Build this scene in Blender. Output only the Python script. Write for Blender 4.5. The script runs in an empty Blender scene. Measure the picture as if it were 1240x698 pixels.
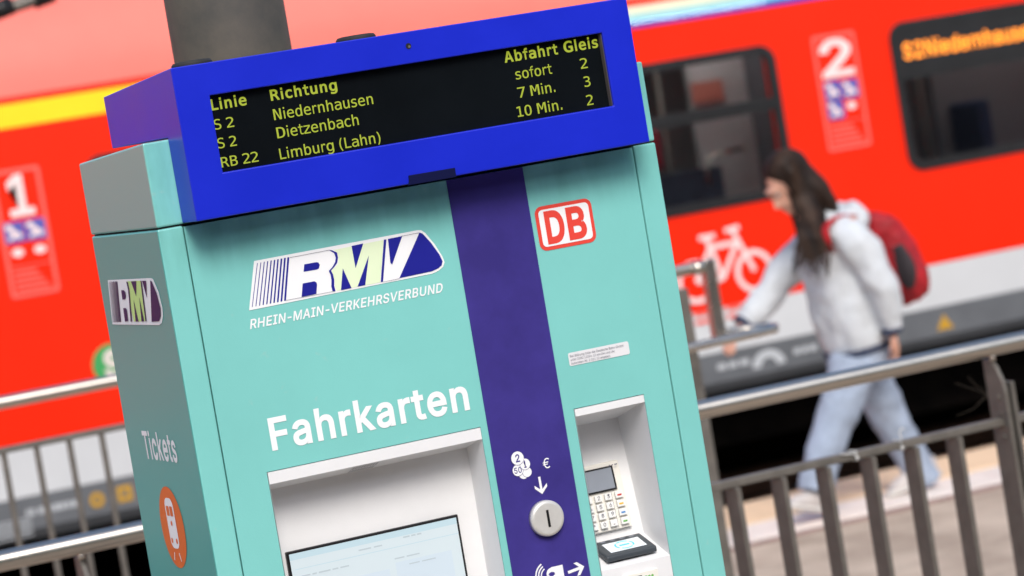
import bpy, bmesh, math, random
import numpy as np
from mathutils import Vector, Matrix
from mathutils.geometry import tessellate_polygon

random.seed(7)
SC = bpy.context.scene
COL = SC.collection

# ------------------------------------------------------------------ camera
FPX, YAW, PIT, ROL = 3793.31, 0.407826, -0.058336, 0.166019
CP = np.array([-1.4857, -4.8084, 2.0])
def _basis():
    y, p, r = YAW, PIT, ROL
    f = np.array([math.sin(y)*math.cos(p), math.cos(y)*math.cos(p), math.sin(p)])
    rt = np.array([math.cos(y), -math.sin(y), 0.0]); up = np.cross(rt, f)
    c, s = math.cos(r), math.sin(r)
    return c*rt-s*up, s*rt+c*up, f
CA, CB, CF = _basis()
cd = bpy.data.cameras.new('camera'); cam = bpy.data.objects.new('camera', cd); COL.objects.link(cam)
cam.matrix_world = Matrix(((CA[0], CB[0], -CF[0], CP[0]), (CA[1], CB[1], -CF[1], CP[1]), (CA[2], CB[2], -CF[2], CP[2]), (0, 0, 0, 1)))
cd.sensor_width = 36; cd.lens = FPX/1240*36; cd.clip_start = .1; cd.clip_end = 2000
cd.dof.use_dof = True; cd.dof.focus_distance = 5.05; cd.dof.aperture_fstop = 5.2; cd.dof.aperture_blades = 9
SC.camera = cam

# ------------------------------------------------------------------ light
SUN_EL = math.radians(42); SUN_AZ = math.radians(-12)
w = bpy.data.worlds.new('World'); SC.world = w; w.use_nodes = True
nt = w.node_tree; sky = nt.nodes.new('ShaderNodeTexSky'); sky.sky_type = 'NISHITA'; sky.sun_disc = False
sky.sun_elevation = SUN_EL; sky.sun_rotation = math.pi-SUN_AZ; sky.air_density = 1.0; sky.dust_density = 2.0; sky.ozone_density = .6
nt.links.new(sky.outputs[0], nt.nodes['Background'].inputs[0]); nt.nodes['Background'].inputs[1].default_value = .15
sl = bpy.data.lights.new('sun', 'SUN'); sl.energy = 2.0; sl.angle = math.radians(24); sl.color = (1, .96, .9)
so = bpy.data.objects.new('sun', sl); COL.objects.link(so)
so.rotation_euler = Vector((-math.cos(SUN_EL)*math.sin(SUN_AZ), math.cos(SUN_EL)*math.cos(SUN_AZ), -math.sin(SUN_EL))).to_track_quat('-Z', 'Y').to_euler()
so.location = (0, -6, 9)
SC.view_settings.view_transform = 'Standard'; SC.view_settings.look = 'None'
SC.view_settings.exposure = 0.37; SC.view_settings.gamma = 1

# ------------------------------------------------------------------ pixel measuring (read real positions off known planes)
def at(u, v, ax, val):
    d = (u-620)*CA-(v-349)*CB+FPX*CF
    t = (val-CP[ax])/d[ax]
    return CP+t*d
def front(y):
    def g(u, v):
        p = at(u, v, 1, y); return (p[0], p[2])
    return g
def side(x):
    def g(u, v):
        p = at(u, v, 0, x); return (-p[1], p[2])
    return g

# ------------------------------------------------------------------ materials
MATS = {}
TX = {}
def ruffle(o, size, strength, d=2):
    k = ('cl', size)
    if k not in TX:
        t = bpy.data.textures.new('folds', 'CLOUDS'); t.noise_scale = size; t.noise_depth = d; TX[k] = t
    md = o.modifiers.new('folds', 'DISPLACE'); md.texture = TX[k]; md.strength = strength; md.mid_level = .5; md.texture_coords = 'LOCAL'

def mat(name, col, rough=.5, metal=0., var=0., vs=8., bump=0., bs=60., coat=0., spec=.5, emis=None, es=1., stretch=None, col2=None):
    m = bpy.data.materials.new(name); m.use_nodes = True; MATS[name] = m
    n = m.node_tree; b = n.nodes['Principled BSDF']
    b.inputs['Base Color'].default_value = (*col, 1); b.inputs['Roughness'].default_value = rough
    b.inputs['Metallic'].default_value = metal; b.inputs['Specular IOR Level'].default_value = spec
    b.inputs['Coat Weight'].default_value = coat; b.inputs['Coat Roughness'].default_value = .12
    if emis: b.inputs['Emission Color'].default_value = (*emis, 1); b.inputs['Emission Strength'].default_value = es
    tc = n.nodes.new('ShaderNodeTexCoord'); mp = n.nodes.new('ShaderNodeMapping')
    n.links.new(tc.outputs['Object'], mp.inputs[0])
    if stretch: mp.inputs['Scale'].default_value = stretch
    if var or col2:
        no = n.nodes.new('ShaderNodeTexNoise'); no.inputs['Scale'].default_value = vs; no.inputs['Detail'].default_value = 6; no.inputs['Roughness'].default_value = .65
        n.links.new(mp.outputs[0], no.inputs[0])
        cr = n.nodes.new('ShaderNodeValToRGB'); cr.color_ramp.elements[0].position = .36; cr.color_ramp.elements[1].position = .66
        c0 = tuple(max(0, c*(1-var)) for c in col); c1 = tuple(min(1, c*(1+var)) for c in col) if not col2 else col2
        cr.color_ramp.elements[0].color = (*c0, 1); cr.color_ramp.elements[1].color = (*c1, 1)
        n.links.new(no.outputs[0], cr.inputs[0]); n.links.new(cr.outputs[0], b.inputs['Base Color'])
        mr = n.nodes.new('ShaderNodeMapRange'); mr.inputs['To Min'].default_value = max(.03, rough*.85); mr.inputs['To Max'].default_value = min(1, rough*1.2)
        n.links.new(no.outputs[0], mr.inputs[0]); n.links.new(mr.outputs[0], b.inputs['Roughness'])
    if bump:
        n2 = n.nodes.new('ShaderNodeTexNoise'); n2.inputs['Scale'].default_value = bs; n2.inputs['Detail'].default_value = 4
        n.links.new(mp.outputs[0], n2.inputs[0]); bp = n.nodes.new('ShaderNodeBump'); bp.inputs['Strength'].default_value = bump; bp.inputs['Distance'].default_value = .004
        n.links.new(n2.outputs[0], bp.inputs['Height']); n.links.new(bp.outputs[0], b.inputs['Normal'])
    return m
TEAL = mat('teal powder coat', (.215, .59, .55), .30, var=.035, vs=3, bump=.05, bs=420, spec=.5)
def add_streaks(m):
    n = m.node_tree; b = n.nodes['Principled BSDF']; src = b.inputs['Base Color'].links[0].from_socket
    tc = n.nodes.new('ShaderNodeTexCoord'); sp = n.nodes.new('ShaderNodeSeparateXYZ'); n.links.new(tc.outputs['Object'], sp.inputs[0])
    r = n.nodes.new('ShaderNodeMapRange'); r.inputs['From Min'].default_value = 1.775; r.inputs['From Max'].default_value = 1.885; n.links.new(sp.outputs['Z'], r.inputs[0])
    mp = n.nodes.new('ShaderNodeMapping'); mp.inputs['Scale'].default_value = (21, 21, 6); n.links.new(tc.outputs['Object'], mp.inputs[0])
    no = n.nodes.new('ShaderNodeTexNoise'); no.inputs['Scale'].default_value = 1; no.inputs['Detail'].default_value = 5; n.links.new(mp.outputs[0], no.inputs[0])
    cr = n.nodes.new('ShaderNodeMapRange'); cr.inputs['From Min'].default_value = .38; cr.inputs['From Max'].default_value = .68; n.links.new(no.outputs[0], cr.inputs[0])
    mu = n.nodes.new('ShaderNodeMath'); mu.operation = 'MULTIPLY'; n.links.new(r.outputs[0], mu.inputs[0]); n.links.new(cr.outputs[0], mu.inputs[1])
    m2 = n.nodes.new('ShaderNodeMath'); m2.operation = 'MULTIPLY'; m2.inputs[1].default_value = .4; n.links.new(mu.outputs[0], m2.inputs[0])
    mx = n.nodes.new('ShaderNodeMix'); mx.data_type = 'RGBA'; mx.inputs[7].default_value = (.05, .20, .15, 1)
    n.links.new(m2.outputs[0], mx.inputs[0]); n.links.new(src, mx.inputs[6])
    # faint rubbed specks
    n3 = n.nodes.new('ShaderNodeTexNoise'); n3.inputs['Scale'].default_value = 55; n3.inputs['Detail'].default_value = 3; n.links.new(tc.outputs['Object'], n3.inputs[0])
    c3 = n.nodes.new('ShaderNodeMapRange'); c3.inputs['From Min'].default_value = .70; c3.inputs['From Max'].default_value = .78; c3.inputs['To Max'].default_value = .22; n.links.new(n3.outputs[0], c3.inputs[0])
    m3 = n.nodes.new('ShaderNodeMix'); m3.data_type = 'RGBA'; m3.inputs[7].default_value = (.42, .55, .50, 1); n.links.new(c3.outputs[0], m3.inputs[0]); n.links.new(mx.outputs[2], m3.inputs[6])
    n.links.new(m3.outputs[2], b.inputs['Base Color'])
add_streaks(TEAL)
BLUE = mat('ultramarine enamel', (.006, .019, .54), .36, var=.05, vs=5, bump=.04, bs=350, spec=.4)
PURP = mat('violet foil', (.046, .034, .225), .38, spec=.3, var=.16, vs=6, bump=.03, bs=200)
WHITEP = mat('white print', (.88, .89, .90), .5, spec=.25)
NAVY = mat('navy print', (.012, .014, .27), .35, var=.02)
NAVYD = mat('dark violet print', (.04, .018, .09), .5, spec=.2)
MINT = mat('pale green print', (.78, .90, .62), .4, var=.02)
MINTD = mat('lime print', (.58, .80, .28), .5, spec=.2)
DBRED = mat('signal red print', (.80, .065, .045), .4, var=.02)
ORANGE = mat('orange print', (.78, .15, .012), .4, var=.02)
GREYW = mat('off white moulded plastic', (.80, .805, .815), .42, var=.02, vs=10, bump=.08, bs=500)
CREAM = mat('cream plastic', (.85, .825, .76), .4, var=.02)
LBL = mat('paper label', (.76, .76, .78), .5, var=.02)
INK = mat('grey ink', (.18, .18, .22), .5, var=.02)
BLACK = mat('black plastic', (.012, .012, .013), .35, var=.1, spec=.3)
GRIME = mat('brake dust grime', (.006, .0045, .0035), .9, var=.5, vs=6, spec=.08)
DKGAP = mat('black gap', (.006, .006, .006), .8, var=.1)
RUBB = mat('black rubber', (.02, .02, .02), .7, var=.2, vs=20)
READ = mat('dark grey reader plastic', (.05, .06, .07), .4, var=.08, vs=30)
COIN = mat('satin nickel', (.66, .65, .62), .35, metal=.25, var=.04, vs=60)
SCRB = mat('lit blue grey screen', (.35, .42, .45), .18, var=.03, vs=3, emis=(.74, .80, .83), es=.36)
SCRL = mat('pale screen field', (.35, .42, .45), .18, emis=(.66, .74, .86), es=.36)
SCRD = mat('screen band', (.3, .4, .45), .18, emis=(.55, .70, .76), es=.36)
SCRT = mat('screen print', (.3, .35, .38), .2, emis=(.50, .58, .62), es=.35)
LCD = mat('grey lcd', (.28, .31, .36), .15, var=.05, vs=12)
CYAN = mat('cyan light print', (.05, .45, .75), .3, emis=(.05, .5, .85), es=.3)
LEDB = mat('led glass', (.003, .0045, .006), .35, var=.2, vs=4, spec=.12)
LEDT = mat('green yellow led', (.12, .14, .02), .4, emis=(.28, .33, .02), es=.85)
KEYM = mat('key grey white', (.84, .84, .82), .4)
KR = mat('red key mark', (.6, .05, .04), .4); KY = mat('yellow key mark', (.8, .5, .05), .4); KB = mat('blue key mark', (.05, .25, .6), .4); KG = mat('green key mark', (.15, .45, .1), .4)
POLE = mat('weathered grey pole paint', (.10, .096, .082), .6, var=.28, vs=5, bump=.1, bs=80, col2=(.135, .115, .088), spec=.3)
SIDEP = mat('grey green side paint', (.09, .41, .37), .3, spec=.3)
RAIL = mat('brushed rail steel', (.66, .61, .54), .38, metal=1, var=.05, vs=6)
def aniso(m):
    n = m.node_tree; b = n.nodes['Principled BSDF']; t = n.nodes.new('ShaderNodeTangent'); t.direction_type = 'RADIAL'; t.axis = 'X'
    n.links.new(t.outputs[0], b.inputs['Tangent']); b.inputs['Anisotropic'].default_value = .9; b.inputs['Anisotropic Rotation'].default_value = .25
aniso(RAIL)
STEEL = mat('stainless steel', (.56, .52, .46), .27, metal=1, var=.06, vs=6, bump=.03, bs=90)
DSTEEL = mat('dull weathered steel', (.15, .137, .12), .5, metal=.3, var=.2, vs=14, bump=.15, bs=120)
ZIP = mat('white nylon', (.6, .6, .58), .5)
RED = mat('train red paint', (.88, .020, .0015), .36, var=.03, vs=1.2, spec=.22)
PINK = mat('red roof paint with sky glare', (.85, .19, .15), .5, var=.05, vs=1.5, spec=.25)  # pale pink holds the sky's reflection on the curved roof
YELL = mat('first class yellow', (.92, .66, .01), .35, var=.02)
AMBER = mat('amber print', (.55, .30, .02), .5)
LBLUE = mat('pale blue stripe', (.28, .66, .74), .35, var=.02)
WSTR = mat('cream stripe', (.78, .80, .60), .35, var=.02)
DBLUE = mat('blue stripe', (.012, .04, .45), .35, var=.02)
TWHITE = mat('train light grey band', (.60, .61, .62), .4, var=.03, vs=2)
TGREY = mat('train grey skirt', (.125, .132, .142), .5, var=.12, vs=3)
PALEP = mat('pale pink decal', (.86, .13, .10), .4)
DECW = mat('white decal', (.85, .70, .68), .4)
DECG = mat('grey white decal', (.5, .52, .54), .4)
DECB = mat('blue decal', (.10, .10, .40), .4)
SGRN = mat('green decal', (.05, .35, .10), .4)
LEDO = mat('orange led', (.3, .1, .01), .4, emis=(1, .27, .02), es=2.1)
WFRAME = mat('black window rubber', (.012, .012, .013), .35, var=.1)
INTW = mat('carriage wall', (.40, .41, .41), .6, var=.05)
INTD = mat('carriage dark panel', (.10, .105, .12), .6, var=.1)
SEAT = mat('red seat moquette', (.22, .012, .02), .8, var=.3, vs=20)
SEATB = mat('blue seat moquette', (.02, .03, .08), .8, var=.3, vs=20)
PAVE = mat('platform asphalt paving', (.42, .33, .25), .85, var=.16, vs=2.2, bump=.4, bs=40, col2=(.56, .46, .36))
SAND = mat('sunlit sand kerb slab', (.80, .59, .38), .8, var=.08, vs=5, bump=.3, bs=50)  # sand kerb, brightened in colour to hold the sunlit edge
PALE = mat('sunlit white tactile slab', (.80, .72, .65), .75, var=.07, vs=7, bump=.3, bs=60)  # tactile strip, its paleness part of the painted sunlit band
ROSE = mat('rose brick line', (.26, .17, .155), .85, var=.15, vs=8)
BALL = mat('brown ballast', (.03, .021, .015), .95, var=.5, vs=7, bump=1, bs=18)
CONC = mat('platform edge concrete', (.16, .15, .14), .9, var=.2, vs=4)
RUST = mat('rusty rail', (.12, .06, .035), .6, metal=.4, var=.3, vs=10)
SLEEP = mat('dark sleeper', (.05, .04, .035), .9, var=.3)
SKIN = mat('skin', (.62, .33, .235), .5, var=.05, vs=20)
HAIR = mat('dark brown hair', (.009, .005, .004), .6, var=.5, vs=14, stretch=(1, 1, .15), col2=(.045, .022, .012), spec=.25)
HOOD = mat('pale grey fleece', (.56, .59, .62), .95, var=.06, vs=18, bump=.5, bs=90)
HEM = mat('navy hem piping', (.03, .04, .08), .9)
JEAN = mat('light blue denim', (.31, .37, .47), .9, var=.16, vs=7, bump=.3, bs=120)
SHOE = mat('off white sneaker', (.52, .48, .46), .7, var=.12, vs=20)
SOLE = mat('sneaker sole', (.62, .6, .57), .7)
BAG = mat('red backpack nylon', (.36, .004, .010), .7, var=.3, vs=12)
BAGG = mat('grey backpack mesh', (.028, .022, .026), .8, var=.2, vs=30)
def glass_mat():
    m = bpy.data.materials.new('tinted carriage glass'); m.use_nodes = True; n = m.node_tree; n.nodes.clear()
    o = n.nodes.new('ShaderNodeOutputMaterial'); mx = n.nodes.new('ShaderNodeMixShader'); t = n.nodes.new('ShaderNodeBsdfTransparent'); g = n.nodes.new('ShaderNodeBsdfGlossy')
    t.inputs[0].default_value = (.70, .72, .73, 1); g.inputs['Roughness'].default_value = .04; g.inputs[0].default_value = (.9, .92, .95, 1)
    fr = n.nodes.new('ShaderNodeFresnel'); fr.inputs[0].default_value = 1.6
    n.links.new(fr.outputs[0], mx.inputs[0]); n.links.new(t.outputs[0], mx.inputs[1]); n.links.new(g.outputs[0], mx.inputs[2]); n.links.new(mx.outputs[0], o.inputs[0]); return m
GLASS = glass_mat()

# ------------------------------------------------------------------ builders
def root_loc(p):
    while p is not None and p.parent is not None: p = p.parent
    return Vector(p.location) if p is not None else Vector((0, 0, 0))
def thing(name, label, cat, loc, group=None):
    o = bpy.data.objects.new(name, None); COL.objects.link(o); o.location = loc; o.empty_display_size = .1
    o['label'] = label; o['category'] = cat
    if group: o['group'] = group
    return o
class MB:
    def __init__(s): s.v = []; s.f = []; s.mi = []; s.cur = 0
    def add(s, vs, fs):
        k = len(s.v); s.v += [tuple(map(float, q)) for q in vs]; s.f += [tuple(i+k for i in f) for f in fs]; s.mi += [s.cur]*len(fs); return s
    def box(s, x0, x1, y0, y1, z0, z1):
        return s.add([(x0, y0, z0), (x1, y0, z0), (x1, y1, z0), (x0, y1, z0), (x0, y0, z1), (x1, y0, z1), (x1, y1, z1), (x0, y1, z1)],
                     [(0, 3, 2, 1), (4, 5, 6, 7), (0, 1, 5, 4), (1, 2, 6, 5), (2, 3, 7, 6), (3, 0, 4, 7)])
    def hexa(s, P): return s.add(P, [(0, 3, 2, 1), (4, 5, 6, 7), (0, 1, 5, 4), (1, 2, 6, 5), (2, 3, 7, 6), (3, 0, 4, 7)])
    def ring_loft(s, rings, cap=True, closed=False):
        n = len(rings[0]); k = len(s.v); vs = [q for r in rings for q in r]; fs = []
        m = len(rings)
        for i in range(m-(0 if closed else 1)):
            for j in range(n):
                a = i*n+j; b = i*n+(j+1) % n; c = ((i+1) % m)*n+(j+1) % n; d = ((i+1) % m)*n+j
                fs.append((a, b, c, d))
        if cap and not closed: fs.append(tuple(range(n-1, -1, -1))); fs.append(tuple((m-1)*n+j for j in range(n)))
        return s.add(vs, fs)
    def tube(s, path, r, n=16, rb=None, cap=True):
        P = [Vector(p) for p in path]; rings = []
        R = r if isinstance(r, (list, tuple)) else [r]*len(P)
        RB = rb if isinstance(rb, (list, tuple)) else ([rb]*len(P) if rb else R)
        ref = None
        for i, p in enumerate(P):
            t = (P[min(i+1, len(P)-1)]-P[max(i-1, 0)]).normalized()
            if ref is None:
                ref = Vector((0, 1, 0)) if abs(t.y) < .8 else Vector((0, 0, 1))
            bb = (ref-t*ref.dot(t)).normalized(); ref = bb; aa = bb.cross(t)
            rings.append([p+aa*(R[i]*math.cos(2*math.pi*j/n))+bb*(RB[i]*math.sin(2*math.pi*j/n)) for j in range(n)])
        return s.ring_loft(rings, cap)
    def ell(s, c, r, n=16, m=10, M=None):
        c = Vector(c); rings = []
        for i in range(1, m):
            th = math.pi*i/m; rings.append([(r[0]*math.sin(th)*math.cos(2*math.pi*j/n), r[1]*math.sin(th)*math.sin(2*math.pi*j/n), r[2]*math.cos(th)) for j in range(n)])
        rings = [[(M @ Vector(q) if M else Vector(q))+c for q in rr] for rr in rings]
        return s.ring_loft(rings)
    def prism(s, poly, y0, y1):   # poly in (x,z), any shape without holes
        n = len(poly)
        return s.add([(a, y0, b) for a, b in poly]+[(a, y1, b) for a, b in poly],
                     [tuple(range(n)), tuple(range(2*n-1, n-1, -1))]+[(i, i+n, (i+1) % n+n, (i+1) % n) for i in range(n)])
    def build(s, name, m, parent=None, smooth=False, bevel=0, label=None, remesh=0, sub=0, fix=True):
        me = bpy.data.meshes.new(name); L = root_loc(parent)
        me.from_pydata([tuple(Vector(q)-L) for q in s.v], [], s.f)
        for mm in (m if isinstance(m, list) else [m]): me.materials.append(mm)
        me.polygons.foreach_set('material_index', s.mi)
        if fix:
            bm = bmesh.new(); bm.from_mesh(me); bmesh.ops.recalc_face_normals(bm, faces=bm.faces); bm.to_mesh(me); bm.free()
        if smooth: me.polygons.foreach_set('use_smooth', [True]*len(me.polygons))
        o = bpy.data.objects.new(name, me); COL.objects.link(o); o.parent = parent
        if remesh:
            md = o.modifiers.new('fuse', 'REMESH'); md.mode = 'VOXEL'; md.voxel_size = remesh; md.use_smooth_shade = True
            ms = o.modifiers.new('soften', 'SMOOTH'); ms.factor = .5; ms.iterations = sub or 4
        if bevel:
            md = o.modifiers.new('edge', 'BEVEL'); md.width = bevel; md.segments = 2; md.limit_method = 'ANGLE'; md.harden_normals = False
            if not smooth:
                pass
        if label: o['label'] = label
        return o
def tag(o, label, cat, group=None):
    o['label'] = label; o['category'] = cat
    if group: o['group'] = group
    return o
def struct(o, kind='structure'):
    o['kind'] = kind; return o
def resize_origin(o):

    me = o.data; co = [v.co.copy() for v in me.vertices]
    c = Vector(((min(q.x for q in co)+max(q.x for q in co))/2, (min(q.y for q in co)+max(q.y for q in co))/2, min(q.z for q in co)))
    me.transform(Matrix.Translation(-c)); o.location = c; return o
def flat(name, shapes, m, parent, plane, pos, label=None, axis=None):

    mb = MB()
    for si, sh in enumerate(shapes):
        dp_ = -(si % 3)*.00007
        pts = [Vector((a, b, 0)) for c in sh for a, b in c]
        tris = tessellate_polygon([[Vector(((a-sh[0][0][0])*4000, (b-sh[0][0][1])*4000, 0)) for a, b in c] for c in sh])
        if plane == 'front': vs = [(q.x, pos+dp_, q.y) for q in pts]; nrm = Vector((0, -1, 0))
        else: vs = [(pos+dp_, -q.x, q.y) for q in pts]; nrm = Vector((-1, 0, 0))
        fs = []
        for t in tris:
            a, b, c = [Vector(vs[i]) for i in t]; nn = (b-a).cross(c-a)
            if nn.length < 1e-12: continue
            fs.append(tuple(t) if nn.dot(nrm) > 0 else tuple(reversed(t)))
        mb.add(vs, fs)
    return mb.build(name, m, parent, label=label, fix=False)
def circ(c, r, n=32, r2=None, a0=0, a1=2*math.pi):
    return [(c[0]+r*math.cos(a0+(a1-a0)*i/n), c[1]+(r2 or r)*math.sin(a0+(a1-a0)*i/n)) for i in range(n)]
def rrect(x0, x1, z0, z1, r, n=6):
    P = []
    for cx, cz, a in ((x1-r, z1-r, 0), (x0+r, z1-r, 90), (x0+r, z0+r, 180), (x1-r, z0+r, 270)):
        for i in range(n+1):
            t = math.radians(a+90*i/n); P.append((cx+r*math.cos(t), cz+r*math.sin(t)))
    return P
def stroke(pts, w):

    L = []; Rr = []
    P = [Vector((a, b)) for a, b in pts]
    for i, p in enumerate(P):
        t = (P[min(i+1, len(P)-1)]-P[max(i-1, 0)]).normalized(); n = Vector((-t.y, t.x))
        L.append(tuple(p+n*w/2)); Rr.append(tuple(p-n*w/2))
    return L+Rr[::-1]

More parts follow.
